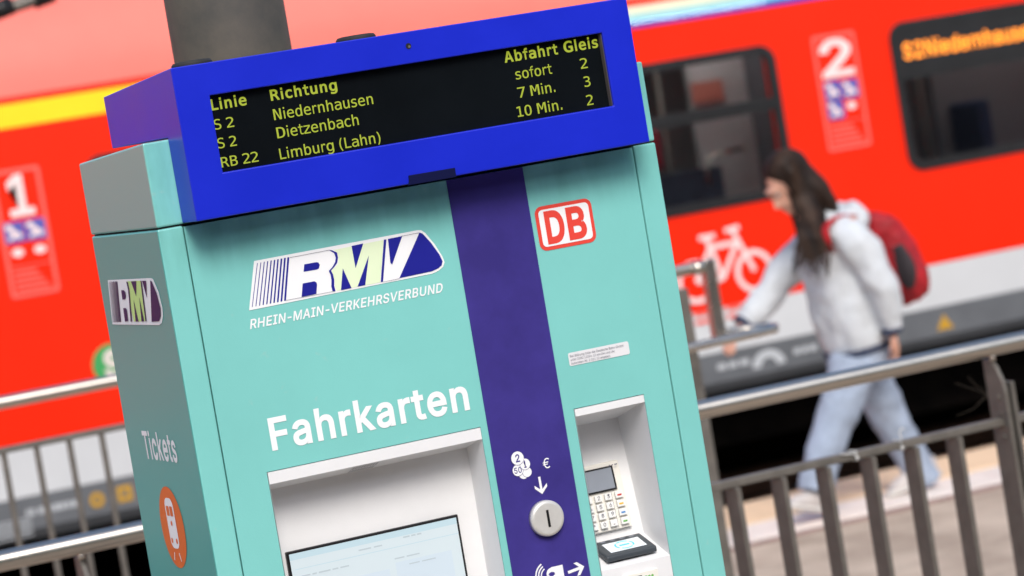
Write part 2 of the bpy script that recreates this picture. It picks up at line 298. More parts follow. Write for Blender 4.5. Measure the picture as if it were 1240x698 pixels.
# ------------------------------------------------------------------ lettering
MONO = '''L429~75,520 146,520 146,59 397,59 397,0 75,0
R429~265,245 290,235 311,219 332,190 359,142 429,0 354,0 292,131 266,177 244,204 219,216 188,220 120,220 120,0 50,0 50,520 195,520 247,516 291,503 326,481 351,452 366,414 372,369 365,323 343,285 310,259/120,462 120,278 197,278 241,283 273,300 291,329 297,369 291,409 271,438 239,456 195,462
N429~48,520 138,520 313,92 313,520 381,520 381,0 292,0 116,428 116,0 48,0
d429~299,340 299,542 363,542 363,0 299,0 299,49 280,24 256,5 227,-6 195,-10 151,-4 114,14 83,45 61,86 47,136 43,196 47,255 61,305 84,345 114,375 151,393 195,399 228,396 257,384 281,366/110,195 116,129 134,82 163,54 204,44 245,54 275,83 293,130 299,195 293,260 275,307 245,336 204,345 163,336 134,307 116,260
r429~402,310 381,323 360,333 338,338 314,340 261,331 222,303 198,257 190,194 190,0 126,0 126,390 190,390 190,314 211,350 240,377 276,394 319,399 341,398 383,386 402,375
c429~369,20 343,7 316,-3 289,-8 260,-10 204,-4 157,14 119,44 91,85 74,135 68,195 74,254 91,304 119,345 157,375 204,393 260,399 288,398 315,392 342,383 369,369 369,302 344,322 318,335 291,343 260,345 207,335 168,306 144,259 135,195 144,131 168,83 207,54 260,44 292,47 320,54 346,68 369,86
h429~366,242 366,0 302,0 302,242 297,287 283,319 259,337 225,344 186,336 156,312 138,273 132,220 132,0 68,0 68,542 132,542 132,331 152,361 178,382 210,395 248,399 300,390 337,360 353,330 363,290
t429~214,501 214,390 359,390 359,340 214,340 214,128 218,92 230,68 253,55 287,51 359,51 359,0 281,0 220,7 179,29 157,68 150,128 150,340 46,340 46,390 150,390 150,501
u429~68,148 68,389 132,389 132,148 137,102 151,70 174,52 208,46 248,54 278,77 296,116 302,169 302,389 366,389 366,0 302,0 302,58 281,29 255,7 223,-6 186,-10 134,0 97,29 81,60 71,99
g429~299,198 293,262 275,308 246,336 207,345 165,336 135,308 117,262 110,198 117,135 135,88 166,60 208,50 247,60 275,88 293,135/363,25 358,-29 344,-73 321,-108 289,-133 249,-148 200,-153 172,-152 86,-134 86,-71 119,-85 148,-94 175,-100 200,-102 244,-95 275,-74 293,-37 299,62 281,33 257,13 228,1 193,-3 150,3 114,22 84,52 61,92 47,141 43,198 47,255 61,304 84,345 114,375 150,393 193,399 227,396 256,384 280,365 299,338 299,389 363,389
n429~366,242 366,0 302,0 302,242 297,287 283,319 259,337 225,344 186,336 156,312 138,273 132,220 132,0 68,0 68,390 132,390 132,331 152,361 178,382 210,395 248,399 300,390 337,360 353,330 363,290
e429~387,211 387,180 110,180 118,121 143,79 183,53 237,44 268,47 301,54 335,66 372,84 372,20 336,7 302,-3 268,-8 236,-10 180,-4 133,14 94,44 66,85 49,135 43,195 48,253 65,302 93,344 130,375 175,393 227,399 273,394 312,377 344,349 368,311 382,265/323,230 316,279 296,316 266,338 224,345 182,337 148,314 124,278 112,229
h429~366,242 366,0 302,0 302,242 297,287 283,319 259,337 225,344 186,336 156,312 138,273 132,220 132,0 68,0 68,542 132,542 132,331 152,361 178,382 210,395 248,399 300,390 337,360 353,330 363,290
a429~223,196 174,191 139,176 117,152 110,118 116,86 132,63 157,48 190,44 238,53 274,80 296,124 304,182 304,196/369,222 369,0 304,0 304,58 281,28 253,6 218,-6 177,-10 123,-2 82,24 55,63 46,114 57,171 90,212 124,231 166,242 218,246 304,246 298,297 281,324 250,340 206,345 173,343 140,336 107,324 75,308 75,372 110,384 143,393 175,398 206,399 251,396 289,385 320,367 344,342 356,323 363,299 367,267
s429~339,376 339,314 311,328 283,338 255,344 227,346 189,342 162,332 146,314 140,289 144,266 156,250 184,237 262,220 304,206 334,183 352,152 359,113 348,61 318,22 268,-2 203,-10 174,-9 143,-4 74,14 74,80 109,64 143,53 175,46 205,44 242,48 271,61 288,81 294,109 273,147 209,171 182,176 134,191 101,213 82,243 76,282 85,332 114,369 160,392 222,399 253,398 282,394 311,386
D429~152,58 205,63 246,77 276,101 295,138 307,191 311,259 307,328 295,381 276,418 247,443 205,457 152,462 118,462 118,58/153,520 226,513 284,492 329,456 360,406 379,341 385,259 379,178 360,113 329,63 284,28 226,7 153,0 48,0 48,520
z429~79,391 362,391 362,332 138,52 362,52 362,0 71,0 71,59 295,339 79,339
b429~320,195 314,260 296,307 267,336 226,345 185,336 155,307 137,260 131,195 137,130 155,83 185,54 226,44 267,54 296,82 314,129/131,340 150,365 174,384 203,396 236,399 280,393 317,375 347,345 369,305 383,255 387,196 383,136 369,86 347,45 316,14 279,-4 235,-10 203,-6 174,5 150,24 131,49 131,0 67,0 67,542 131,542
B429~128,248 128,58 212,58 264,63 299,79 319,108 325,150 318,194 298,224 262,242 212,248/128,462 128,305 210,305 254,310 284,325 301,350 307,388 301,422 284,445 255,458 210,462/58,520 212,520 261,516 302,505 335,485 367,444 378,388 372,345 355,313 326,290 287,278 332,263 367,235 389,194 396,143 384,81 350,36 314,16 268,4 212,0 58,0
0429~168,261 172,279 182,294 196,305 214,308 232,305 247,294 258,279 261,261 258,243 247,228 232,218 214,214 196,218 181,228 171,243/214,474 172,460 141,421 128,379 120,325 117,259 120,194 128,140 141,99 172,59 214,46 258,59 288,99 302,140 310,194 312,259 310,325 302,379 288,421 258,460/214,529 265,522 307,499 340,461 364,408 378,341 383,259 378,178 364,111 340,58 307,20 265,-3 214,-10 164,-3 122,20 89,58 65,111 51,178 46,259 51,341 65,408 89,461 122,499 164,522
1429~94,59 203,59 203,456 86,430 86,494 203,520 273,520 273,59 381,59 381,0 94,0
2429~130,59 369,59 369,0 53,0 53,59 95,103 132,144 167,180 234,255 263,293 281,323 290,350 293,377 287,416 268,445 237,464 197,470 165,467 131,459 95,444 57,424 57,495 93,510 128,521 162,527 196,529 244,525 284,511 319,489 354,442 365,382 361,349 350,315 329,280 299,242 276,215
3429~270,278 315,259 349,230 369,191 376,143 370,99 354,62 327,31 291,8 247,-6 194,-10 158,-8 121,-3 84,5 48,16 48,86 83,70 118,58 152,51 186,49 237,56 275,75 298,107 306,150 298,191 275,222 239,242 191,249 138,249 138,307 191,307 234,312 267,328 287,353 294,387 288,423 269,449 238,465 197,470 165,468 133,463 99,454 63,442 63,507 103,517 138,524 169,528 197,529 244,525 284,512 318,491 352,447 364,390 358,351 340,319 310,294
4429~256,456 92,181 256,181/244,520 326,520 326,181 395,181 395,124 326,124 326,0 256,0 256,124 36,124 36,190
5429~72,520 335,520 335,461 136,461 136,333 197,344 247,338 290,322 325,296 351,260 367,217 372,167 367,116 350,73 323,37 285,11 240,-5 187,-10 147,-9 111,-5 79,2 50,12 50,84 82,68 114,58 147,51 180,49 232,57 270,80 294,117 302,167 293,216 269,253 230,277 178,284 150,283 123,278 97,270 72,259
7429~48,520 376,520 376,490 190,0 116,0 297,461 48,461
M429~30,520 124,520 214,255 304,520 399,520 399,0 334,0 334,459 241,185 188,185 95,459 95,0 30,0
f429~370,542 370,489 297,489 268,485 249,474 239,455 236,424 236,390 370,390 370,340 236,340 236,0 172,0 172,340 68,340 68,390 172,390 172,417 179,473 201,511 239,534 293,542
o429~214,345 172,336 141,307 122,260 116,195 122,129 141,82 172,54 214,44 258,54 289,82 307,129 314,195 307,260 289,307 258,336/214,399 264,394 306,376 339,347 363,307 377,256 382,195 377,133 363,83 339,42 306,13 265,-4 214,-10 165,-4 123,13 91,42 67,83 52,133 48,195 52,256 67,307 91,347 123,376 165,394
G429~384,43 354,20 321,3 284,-7 244,-10 183,-2 132,21 91,61 60,114 42,181 36,259 42,338 60,404 91,458 133,498 185,521 246,529 278,527 309,520 338,508 367,492 367,420 338,443 309,459 278,469 246,472 186,459 143,419 124,378 113,324 109,259 113,193 124,140 142,99 184,60 244,47 266,48 285,52 302,59 317,69 317,209 242,209 242,267 384,267
A429~214,458 140,192 289,192/172,520 257,520 416,0 344,0 305,135 123,135 86,0 13,0
(429~308,541 280,488 257,435 239,383 226,330 219,277 216,224 219,171 226,118 239,65 257,12 280,-41 308,-94 252,-94 220,-39 194,15 174,67 160,120 151,172 148,224 151,276 160,328 174,380 194,433 220,487 252,541
)429~121,541 177,541 209,487 235,433 255,380 270,328 278,276 281,224 278,172 270,119 255,67 235,14 209,-40 177,-94 121,-94 149,-40 172,13 190,66 203,119 211,171 213,224 211,277 203,330 190,382 172,435 149,488
.429~170,106 258,106 258,0 170,0
k429~82,542 148,542 148,228 317,390 394,390 241,243 419,0 340,0 196,201 148,156 148,0 82,0
p429~131,49 131,-148 66,-148 66,390 131,390 131,340 149,366 173,384 202,396 235,399 278,393 315,375 346,345 368,304 381,253 386,193 381,134 368,85 345,44 315,14 278,-4 235,-10 201,-6 173,5 149,24/319,195 313,260 295,307 266,336 225,345 184,336 155,307 137,260 131,195 137,130 155,83 184,54 225,44 266,54 295,82 313,129
S429~352,502 352,431 320,449 288,462 256,470 223,472 179,466 144,449 123,422 116,386 120,356 135,334 162,317 205,304 242,295 306,273 349,242 374,198 382,142 377,97 362,59 336,29 301,7 256,-6 203,-10 166,-8 129,-2 92,8 55,21 55,96 94,74 131,59 167,50 203,47 250,53 286,71 308,99 315,138 310,172 295,197 267,215 224,229 186,237 124,258 81,287 57,326 48,376 54,419 69,456 95,487 130,511 171,525 220,529 250,528 317,514'''
INTER = '''a557~96,32 134,7 181,-8 228,-13 270,-9 308,1 338,17 378,54 390,74 396,74 396,0 482,0 482,364 477,416 459,462 438,492 410,516 376,533 342,543 280,550 232,547 191,538 148,521 114,496 82,462 59,416 142,392 144,392 153,412 189,448 214,462 244,471 277,474 314,472 344,461 367,446 382,427 391,400 391,348 380,336 182,303 154,294 138,288 107,274 84,257 62,231 48,198 43,157 50,107 68,64/149,100 145,104 134,124 132,154 136,178 146,196 148,200 166,214 192,228 396,272 396,198 389,162 376,132 358,109 327,84 290,70 240,64 214,67 186,74 164,87
b607~76,0 160,0 160,84 169,84 196,46 218,24 248,5 284,-8 326,-12 394,-2 448,22 496,64 530,120 552,190 558,267 558,280 552,352 532,414 530,420 494,476 448,518 392,542 330,550 283,546 245,534 218,516 194,494 164,458 164,729 76,729/207,116 200,124 179,164 166,214 162,266 166,323 179,377 200,416 230,447 266,464 312,472 363,466 400,446 432,415 454,372 466,326 470,270 466,216 453,168 431,126 400,94 362,73 318,68 269,73 232,92
c567~117,66 167,23 225,-2 300,-12 338,-8 372,-2 408,12 437,29 447,37 468,56 488,80 508,114 520,146 435,168 297,66 248,73 208,94 177,128 154,168 142,216 138,264 142,320 154,370 178,412 204,441 208,444 248,466 297,472 433,376 518,396 506,430 487,462 462,490 437,510 408,527 373,540 336,548 294,550 228,542 169,516 117,472 80,417 57,348 48,268 57,191 80,122
d607~112,65 158,23 168,18 216,-3 282,-12 326,-7 361,6 390,24 412,44 440,84 448,84 448,0 533,0 533,729 446,729 446,457 410,497 390,516 362,534 326,546 283,550 216,542 163,518 112,475 78,420 56,352 48,272 56,188 78,120/208,94 177,126 156,168 142,217 138,268 141,318 154,374 178,416 208,446 246,466 291,472 340,466 377,447 407,417 430,376 442,329 447,270 442,214 428,165 407,123 377,93 338,73 297,68 249,72
e579~117,66 169,22 230,-3 306,-12 356,-8 406,6 446,27 478,54 505,89 522,130 438,150 426,128 408,104 388,87 364,76 335,68 308,66 256,72 216,87 183,114 158,152 143,199 139,242 532,242 532,280 528,344 512,404 488,452 456,490 422,517 382,536 336,548 292,550 224,542 164,514 116,471 78,416 56,348 48,268 58,186 80,122/139,316 142,345 156,387 179,422 209,448 248,467 290,472 340,467 376,450 406,420 427,386 440,339 442,322 442,316
f364~116,0 204,0 204,468 326,468 326,543 204,543 204,603 208,634 220,659 246,674 280,679 326,670 348,746 265,759 230,755 193,744 162,724 141,700 138,696 120,661 116,621 116,543 8,543 8,468 116,468
g609~116,-156 150,-182 193,-201 240,-212 302,-216 360,-210 417,-195 464,-168 502,-129 526,-78 533,-13 533,543 448,543 448,457 413,496 391,516 362,534 328,547 284,550 218,542 160,517 114,475 79,420 56,351 48,274 56,196 78,129 116,74 162,38 216,14 280,7 326,12 362,24 390,40 409,56 446,97 446,-10 436,-68 404,-108 356,-132 298,-139 254,-136 220,-126 196,-112 152,-66 144,-59 73,-98 92,-130/186,130 177,138 156,176 142,222 138,273 142,330 156,376 176,414 208,447 248,466 296,472 340,466 378,448 409,416 429,380 443,328 447,275 442,220 430,174 408,136 378,108 374,106 340,90 296,84 244,91 208,108
h587~76,0 164,0 164,330 168,368 181,406 203,435 230,454 263,467 297,471 353,462 392,435 416,394 424,338 424,0 512,0 512,344 506,409 488,460 460,500 423,528 378,544 324,550 268,543 218,518 177,475 164,447 164,729 76,729
i239~76,0 164,0 164,543 76,543/76,654 96,638 118,634 143,638 164,652 176,670 180,690 176,716 164,734 143,746 122,750 96,746 78,734 63,715 58,692 63,670
j239~-14,-205 54,-199 94,-184 124,-160 144,-132 159,-91 164,-43 164,543 76,543 76,-43 73,-68 72,-78 58,-102 36,-119 -14,-124/75,652 96,638 118,634 143,638 164,652 176,670 180,690 176,716 164,734 143,746 120,750 96,746 76,734 63,715 58,692 63,670
k546~76,0 164,0 164,202 220,254 421,0 532,0 288,310 516,543 406,543 174,304 164,304 164,729 76,729
l271~106,29 144,4 259,4 244,78 186,78 172,89 164,110 164,729 76,729 76,118 83,67
m874~76,0 164,0 164,346 168,382 180,414 200,440 226,458 255,470 281,472 330,466 362,446 386,412 392,374 392,0 480,0 480,358 484,387 495,417 512,438 534,457 566,470 596,472 640,467 678,448 702,414 710,364 710,0 798,0 798,370 792,424 775,470 748,507 712,533 671,548 625,553 582,548 546,538 512,518 482,492 461,460 454,440 442,474 412,517 368,544 312,553 277,550 247,539 216,520 188,495 170,464 160,440 160,543 76,543
n587~76,0 164,0 164,330 168,368 181,406 203,435 230,454 263,467 297,471 353,462 392,435 416,394 424,338 424,0 512,0 512,344 506,409 488,462 460,500 423,528 378,544 327,550 268,543 218,518 177,475 160,441 160,543 76,543
o594~117,66 169,22 228,-3 295,-12 367,-3 424,21 430,24 477,66 514,122 538,190 546,263 539,346 514,418 477,473 428,516 364,542 298,550 230,542 167,516 117,472 80,417 57,348 48,268 57,191 80,122/208,94 177,128 156,166 142,216 138,264 142,320 154,370 178,412 204,441 208,444 248,466 294,472 347,466 386,445 391,440 418,411 440,370 452,322 457,266 452,215 440,166 418,128 390,98 384,93 347,73 299,66 253,72 248,73
p607~76,-205 164,-205 164,84 204,38 218,24 248,6 284,-8 330,-12 392,-3 448,22 496,64 530,119 552,194 558,274 552,352 530,420 494,476 448,518 392,542 330,550 283,546 245,534 218,516 196,495 170,457 160,457 160,543 76,543/207,116 200,124 179,164 166,214 162,266 166,323 179,377 200,416 230,447 266,464 312,472 363,466 400,446 432,415 454,372 466,326 470,270 466,216 453,168 431,126 400,94 362,73 318,68 269,73 232,92
r371~76,0 164,0 164,344 168,376 179,404 200,431 220,446 228,452 258,462 298,467 348,461 348,550 304,552 260,544 220,527 186,497 164,460 160,460 160,543 76,543
s523~88,55 119,26 160,4 209,-8 264,-12 321,-7 372,8 414,34 447,67 467,107 474,155 466,204 438,245 394,278 326,300 245,320 202,334 178,348 160,369 156,396 163,428 188,454 224,472 266,477 314,470 348,452 370,426 384,397 464,415 450,452 436,475 428,486 400,513 364,533 318,546 270,550 214,546 166,530 128,509 92,475 73,437 68,390 76,339 102,299 152,265 212,244 304,222 340,210 364,195 379,174 384,147 376,116 350,88 311,72 262,64 214,70 178,86 150,114 135,153 52,135 64,91
t325~132,30 180,2 244,-6 305,3 290,78 244,72 214,76 194,88 183,110 180,137 180,468 292,468 292,543 180,543 180,674 93,674 93,543 8,543 8,468 93,468 93,132 103,74
u587~127,44 164,16 208,-2 264,-7 316,0 368,24 410,68 427,104 427,0 512,0 512,543 424,543 424,217 420,174 405,138 384,110 358,90 324,76 288,72 232,82 196,108 170,150 164,202 164,543 76,543 76,196 82,136 98,84
v557~234,0 324,0 532,543 436,542 320,222 280,84 252,178 120,543 24,543
w812~198,0 286,1 376,317 406,444 457,245 526,1 614,0 780,543 687,542 606,256 568,94 548,194 518,308 452,543 360,542 295,308 250,130 244,95 220,198 125,542 33,543
z544~60,0 486,0 486,80 180,80 180,86 182,88 476,473 477,543 68,543 68,462 364,462 364,458 60,66
A687~23,0 122,0 193,204 493,204 566,0 663,0 396,729 288,728/222,285 274,434 326,599 342,653 410,436 464,285
B653~86,0 357,0 431,6 496,28 540,56 572,95 592,142 598,192 593,248 576,290 552,324 522,350 486,368 451,375 451,382 481,394 508,408 534,431 554,458 566,493 570,533 564,588 546,633 513,673 472,703 414,722 348,729 86,729/179,82 179,331 356,331 400,326 440,311 468,291 490,264 504,232 508,195 500,150 473,114 424,90 352,82/179,408 179,648 344,648 406,639 448,614 472,578 481,529 477,498 463,467 442,442 412,424 378,412 342,408
D719~86,0 318,0 386,4 448,20 502,44 550,77 586,115 594,127 620,170 644,231 656,292 662,360 656,440 644,502 620,560 572,632 506,684 452,709 391,724 325,729 86,729/179,82 179,648 318,648 394,639 458,613 508,570 542,518 564,447 572,368 564,284 542,212 508,158 472,128 455,116 391,90 309,82
E600~86,0 537,0 537,82 179,82 179,328 508,328 508,410 179,410 179,648 533,648 533,729 86,729
F587~86,0 179,0 179,316 496,316 496,398 179,398 179,648 528,648 528,729 86,729
G745~166,73 214,36 264,10 322,-4 388,-10 468,0 540,27 598,70 646,130 675,204 684,284 684,366 406,366 406,285 594,285 586,226 567,176 538,136 495,102 443,82 382,76 322,84 263,109 216,151 182,202 178,208 156,278 148,366 156,450 178,520 216,580 262,619 315,644 384,653 416,650 454,641 484,628 509,612 536,588 554,563 570,536 584,500 679,500 666,550 643,596 615,637 579,670 536,700 486,722 435,735 383,739 319,734 266,718 214,694 168,658 130,614 100,564 76,504 62,438 58,372 62,290 76,226 98,168 130,112
H740~86,0 179,0 179,332 562,332 562,0 654,0 654,729 562,729 562,414 179,414 179,729 86,729
I430~44,0 386,0 386,82 262,82 262,648 386,648 386,729 44,729 44,648 169,648 169,82 44,82
K669~86,0 179,0 179,240 284,350 532,0 643,0 348,413 642,729 521,729 304,493 178,344 179,729 86,729
L563~86,0 517,0 517,82 179,82 179,729 86,729
M899~86,0 174,0 170,625 244,416 410,0 490,0 654,417 712,580 726,626 722,0 814,0 814,729 682,729 504,270 450,104 396,270 218,729 86,729
N749~86,0 179,0 179,424 172,618 254,474 287,418 554,0 663,0 663,729 572,729 572,220 578,103 195,729 86,729
R643~86,0 179,0 179,284 340,284 350,285 352,285 355,281 505,0 613,0 448,301 477,310 525,343 558,388 580,442 586,504 580,566 558,622 526,666 478,700 416,722 340,729 86,729/179,365 179,648 335,648 383,644 426,630 457,609 479,579 490,544 494,500 490,464 478,430 456,402 426,382 386,370 336,365
S640~126,48 130,44 182,13 246,-6 320,-13 398,-6 462,16 515,48 553,92 558,100 578,142 584,200 580,243 578,250 566,284 544,314 514,341 446,378 306,418 243,440 233,446 212,456 188,478 170,505 164,538 169,570 184,598 202,618 208,624 240,642 276,653 321,658 382,649 432,626 466,591 482,542 574,542 564,594 540,644 502,682 452,714 394,732 328,739 258,732 198,714 192,710 146,682 106,640 83,592 74,531 86,466 122,415 184,372 264,342 426,293 453,276 476,256 490,230 496,200 488,161 472,132 445,106 409,86 369,74 322,70 277,74 239,84 202,102 176,126 158,157 149,196 54,196 66,138 92,86
T643~276,0 368,0 368,648 597,648 597,729 46,729 46,648 276,648
U740~163,62 220,22 290,-3 369,-12 448,-4 520,22 578,62 620,114 646,177 654,246 654,729 563,729 563,254 558,207 540,162 511,124 474,98 427,80 374,74 315,80 268,97 230,124 200,164 184,205 178,254 178,729 86,729 86,245 94,177 122,114
V687~292,0 398,0 663,729 566,729 415,295 360,128 346,76 290,255 121,728 23,729
W983~222,0 330,1 454,458 490,628 504,554 652,0 759,0 960,729 864,729 706,85 661,284 544,729 438,729 320,280 278,86 268,135 234,278 118,728 23,729
Z627~60,0 572,0 572,82 210,82 163,79 244,187 568,661 568,729 58,729 58,648 420,648 464,649 390,550 60,67
0649~181,40 191,32 250,1 327,-10 400,2 462,34 512,86 551,164 568,222 578,291 580,356 578,436 566,509 550,565 512,642 462,694 398,728 324,739 248,727 187,694 136,640 98,566 82,506 72,439 68,364 71,298 81,224 98,162 136,88/233,106 200,147 178,201 162,279 156,366 162,448 176,523 200,580 236,625 275,649 325,659 374,649 416,622 448,580 473,522 487,451 492,370 487,277 473,207 448,146 415,106 374,80 326,72 278,80
1649~109,0 560,0 560,79 396,79 396,729 283,729 123,612 124,513 294,638 299,642 304,642 304,79 109,79
2649~92,0 557,0 557,82 219,82 219,86 223,90 384,258 440,321 482,372 512,416 532,455 542,494 546,529 538,590 516,638 483,679 438,712 384,732 329,738 320,739 260,732 204,710 162,680 122,631 102,580 94,518 182,518 187,562 199,592 218,619 246,640 280,654 320,659 360,654 390,644 420,624 442,600 454,569 458,530 456,498 446,468 428,436 382,378 92,68
3649~100,82 140,42 190,14 248,-4 315,-10 382,-3 442,17 493,52 530,95 554,148 563,207 554,266 532,318 493,362 441,396 379,412 316,414 533,660 533,729 100,729 100,648 412,648 412,640 225,428 225,355 292,355 344,350 394,335 428,311 453,280 467,246 471,204 466,166 452,136 425,106 392,86 356,76 315,72 272,74 237,84 206,102 178,128 164,153 156,189 63,189 74,130
4649~58,150 404,150 404,0 492,0 492,150 592,150 592,234 492,234 492,456 404,456 404,234 156,234 156,238 160,245 446,729 354,729 58,229
5649~150,50 156,45 200,16 254,-3 318,-10 382,-2 442,21 451,28 492,58 528,108 552,170 560,232 556,284 544,330 540,337 522,372 492,410 460,438 421,460 378,472 329,478 290,474 254,466 222,452 192,432 216,648 524,648 524,729 138,729 96,362 184,352 208,370 239,384 274,394 316,396 356,391 394,376 426,348 449,318 464,277 470,236 464,187 448,146 428,118 396,92 356,76 318,72 284,74 246,86 222,104 197,128 182,154 175,186 86,186 94,133 118,86
6649~156,57 203,22 260,-2 322,-10 388,-3 444,20 490,54 528,106 550,160 557,222 555,246 550,288 530,343 496,388 453,422 396,443 340,450 306,447 256,428 251,424 461,729 360,729 193,482 146,408 116,345 98,286 92,233 98,166 120,106/220,112 198,145 184,182 179,224 184,270 198,308 218,336 251,362 284,376 321,380 365,375 400,360 427,338 450,305 464,270 468,226 464,181 450,144 428,113 400,90 368,76 327,69 283,74 249,90
7649~139,0 236,0 560,642 560,729 89,729 89,648 462,648 462,641
8649~144,48 195,16 254,-3 321,-10 394,-3 454,16 504,46 542,88 566,138 574,194 569,236 554,280 534,314 502,346 470,366 430,382 478,404 514,440 538,490 547,542 540,598 517,645 482,684 437,714 386,732 326,739 263,732 224,718 209,714 160,680 129,645 109,602 106,592 100,541 108,490 133,441 170,404 218,383 178,366 146,346 134,335 116,316 94,280 78,238 74,191 82,138 106,88/208,106 184,130 170,161 164,199 170,232 186,271 211,298 241,319 280,332 320,336 366,332 406,320 436,298 462,270 477,236 482,196 477,162 464,132 438,104 406,85 370,74 323,70 278,74 242,85/229,447 207,474 194,503 190,536 196,575 208,602 228,626 254,644 284,654 324,659 362,654 394,644 420,626 441,602 452,572 457,540 453,504 440,472 419,448 394,430 364,419 329,416 288,418 256,429
9649~186,0 288,1 446,232 500,319 534,387 552,442 557,500 550,560 527,622 492,670 449,704 444,708 388,730 322,739 260,730 204,708 158,672 149,661 122,624 98,568 92,505 98,439 119,384 152,338 195,307 254,284 307,280 341,280 391,300 398,306/224,390 197,424 184,461 179,502 184,546 200,586 220,614 249,639 284,654 323,659 362,655 401,638 428,614 447,588 450,583 464,544 468,500 464,459 450,422 430,393 399,368 364,354 325,348 285,354 250,368
.269~90,14 112,-2 134,-6 162,-2 182,12 198,35 202,58 198,84 184,104 162,119 138,124 112,119 90,105 76,85 72,60 76,34
,269~54,-170 120,-170 196,102 97,101
-649~164,270 482,270 482,350 164,350
:269~90,14 112,-2 134,-6 162,-2 182,12 198,35 202,58 198,84 184,104 162,119 138,124 112,119 90,105 76,85 72,60 76,34/90,406 111,392 136,388 162,392 184,406 198,428 202,452 198,479 184,500 162,514 138,518 112,514 90,500 76,479 72,454 76,428
€665~23,256 122,256 128,224 150,165 196,90 256,36 328,2 410,-10 465,-6 518,8 564,30 604,62 568,138 444,78 410,76 354,84 304,109 268,142 262,150 230,206 216,256 427,256 460,328 205,328 202,368 205,400 488,400 521,471 215,471 230,523 262,579 304,620 354,644 410,653 472,644 500,634 570,586 606,664 564,696 518,719 466,734 415,739 328,728 256,694 196,638 151,564 128,504 122,471 48,471 23,400 114,400 112,364 114,328 48,328
ö594~117,66 169,22 228,-3 295,-12 367,-3 424,21 430,24 477,66 514,122 538,190 546,263 539,346 514,418 477,473 428,516 364,542 298,550 230,542 167,516 117,472 80,417 57,348 48,268 57,191 80,122/208,94 177,128 156,166 142,216 138,264 142,320 154,370 178,412 204,441 208,444 248,466 294,472 347,466 386,445 391,440 418,411 440,370 452,322 457,266 452,215 440,166 418,128 390,98 384,93 347,73 299,66 253,72 248,73/153,652 172,638 194,634 216,638 234,651 248,670 252,690 248,714 236,733 216,745 196,749 172,745 153,734 140,714 136,693 140,670/358,652 378,638 398,634 422,638 440,650 454,670 458,692 454,715 442,732 422,745 401,749 378,745 360,734 346,715 342,694 346,670
ä557~96,32 134,7 181,-8 228,-13 270,-9 308,1 338,17 378,54 390,74 396,74 396,0 482,0 482,364 477,416 459,462 438,492 410,516 376,533 342,543 280,550 232,547 191,538 148,521 114,496 82,462 59,416 142,392 144,392 153,412 189,448 214,462 244,471 277,474 314,472 344,461 367,446 382,427 391,400 391,348 380,336 182,303 154,294 138,288 107,274 84,257 62,231 48,198 43,157 50,107 68,64/149,100 145,104 134,124 132,154 136,178 146,196 148,200 166,214 192,228 396,272 396,198 389,162 376,132 358,109 327,84 290,70 240,64 214,67 186,74 164,87/126,652 146,638 166,634 190,638 208,650 222,670 226,692 222,715 210,732 190,745 169,749 146,745 128,734 114,715 110,694 114,670/334,652 352,638 372,634 396,638 415,651 428,670 431,689 428,714 416,734 396,745 376,749 352,745 334,734 320,714 316,693 320,670
ü587~127,44 164,16 208,-2 264,-7 316,0 368,24 410,68 427,104 427,0 512,0 512,543 424,543 424,217 420,174 405,138 384,110 358,90 324,76 288,72 232,82 196,108 170,150 164,202 164,543 76,543 76,196 82,136 98,84/148,652 169,638 189,634 214,638 232,651 244,670 248,692 244,715 232,733 214,745 192,749 169,745 150,734 138,715 133,692 138,670/355,652 374,638 396,634 418,638 437,652 450,670 454,690 450,714 437,734 418,745 398,749 374,745 355,734 342,714 338,693 342,670
*649~163,390 294,474 288,320 358,320 352,474 483,390 518,452 381,523 518,594 484,656 482,657 352,573 358,729 288,729 294,573 163,658 128,594 266,523 128,452'''
def parse(src):
    D = {}
    for ln in src.split('\n'):
        ch = ln[0]; adv, rest = ln[1:].split('~')
        D[ch] = (int(adv), [[tuple(map(int, p.split(','))) for p in c.split(' ')] for c in rest.split('/') if c])
    return D
def norm(D, k): return {c: (a*k, [[(x*k, y*k) for x, y in q] for q in cs]) for c, (a, cs) in D.items()}
def tidy(D):
    for c, (a, cs) in D.items():
        for i, q in enumerate(cs):
            r = []
            for p in q:
                if not r or math.hypot(p[0]-r[-1][0], p[1]-r[-1][1]) > 7: r.append(p)
            if math.hypot(r[0][0]-r[-1][0], r[0][1]-r[-1][1]) <= 7: r.pop()
            cs[i] = r
    return D
G_I = tidy(parse(INTER));  G_M = norm(parse(MONO), 729/520)
DJ = dict(L=1141, R=1423, c=1126, h=1298, t=803, u=1298, n=1298, g=1300, N=1532, d=1300, r=842, a=1255, s=1067, D=1577, z=1075, b=1300, B=1405,
          o=1253, f=721, G=1587, M=1767, S=1300, e=1260, A=1401, p=1300, k=1186)
DJ.update({'(': 799, ')': 799, '.': 651, '0': 1303, '1': 1303, '2': 1303, '3': 1303, '4': 1303, '5': 1303, '7': 1303})
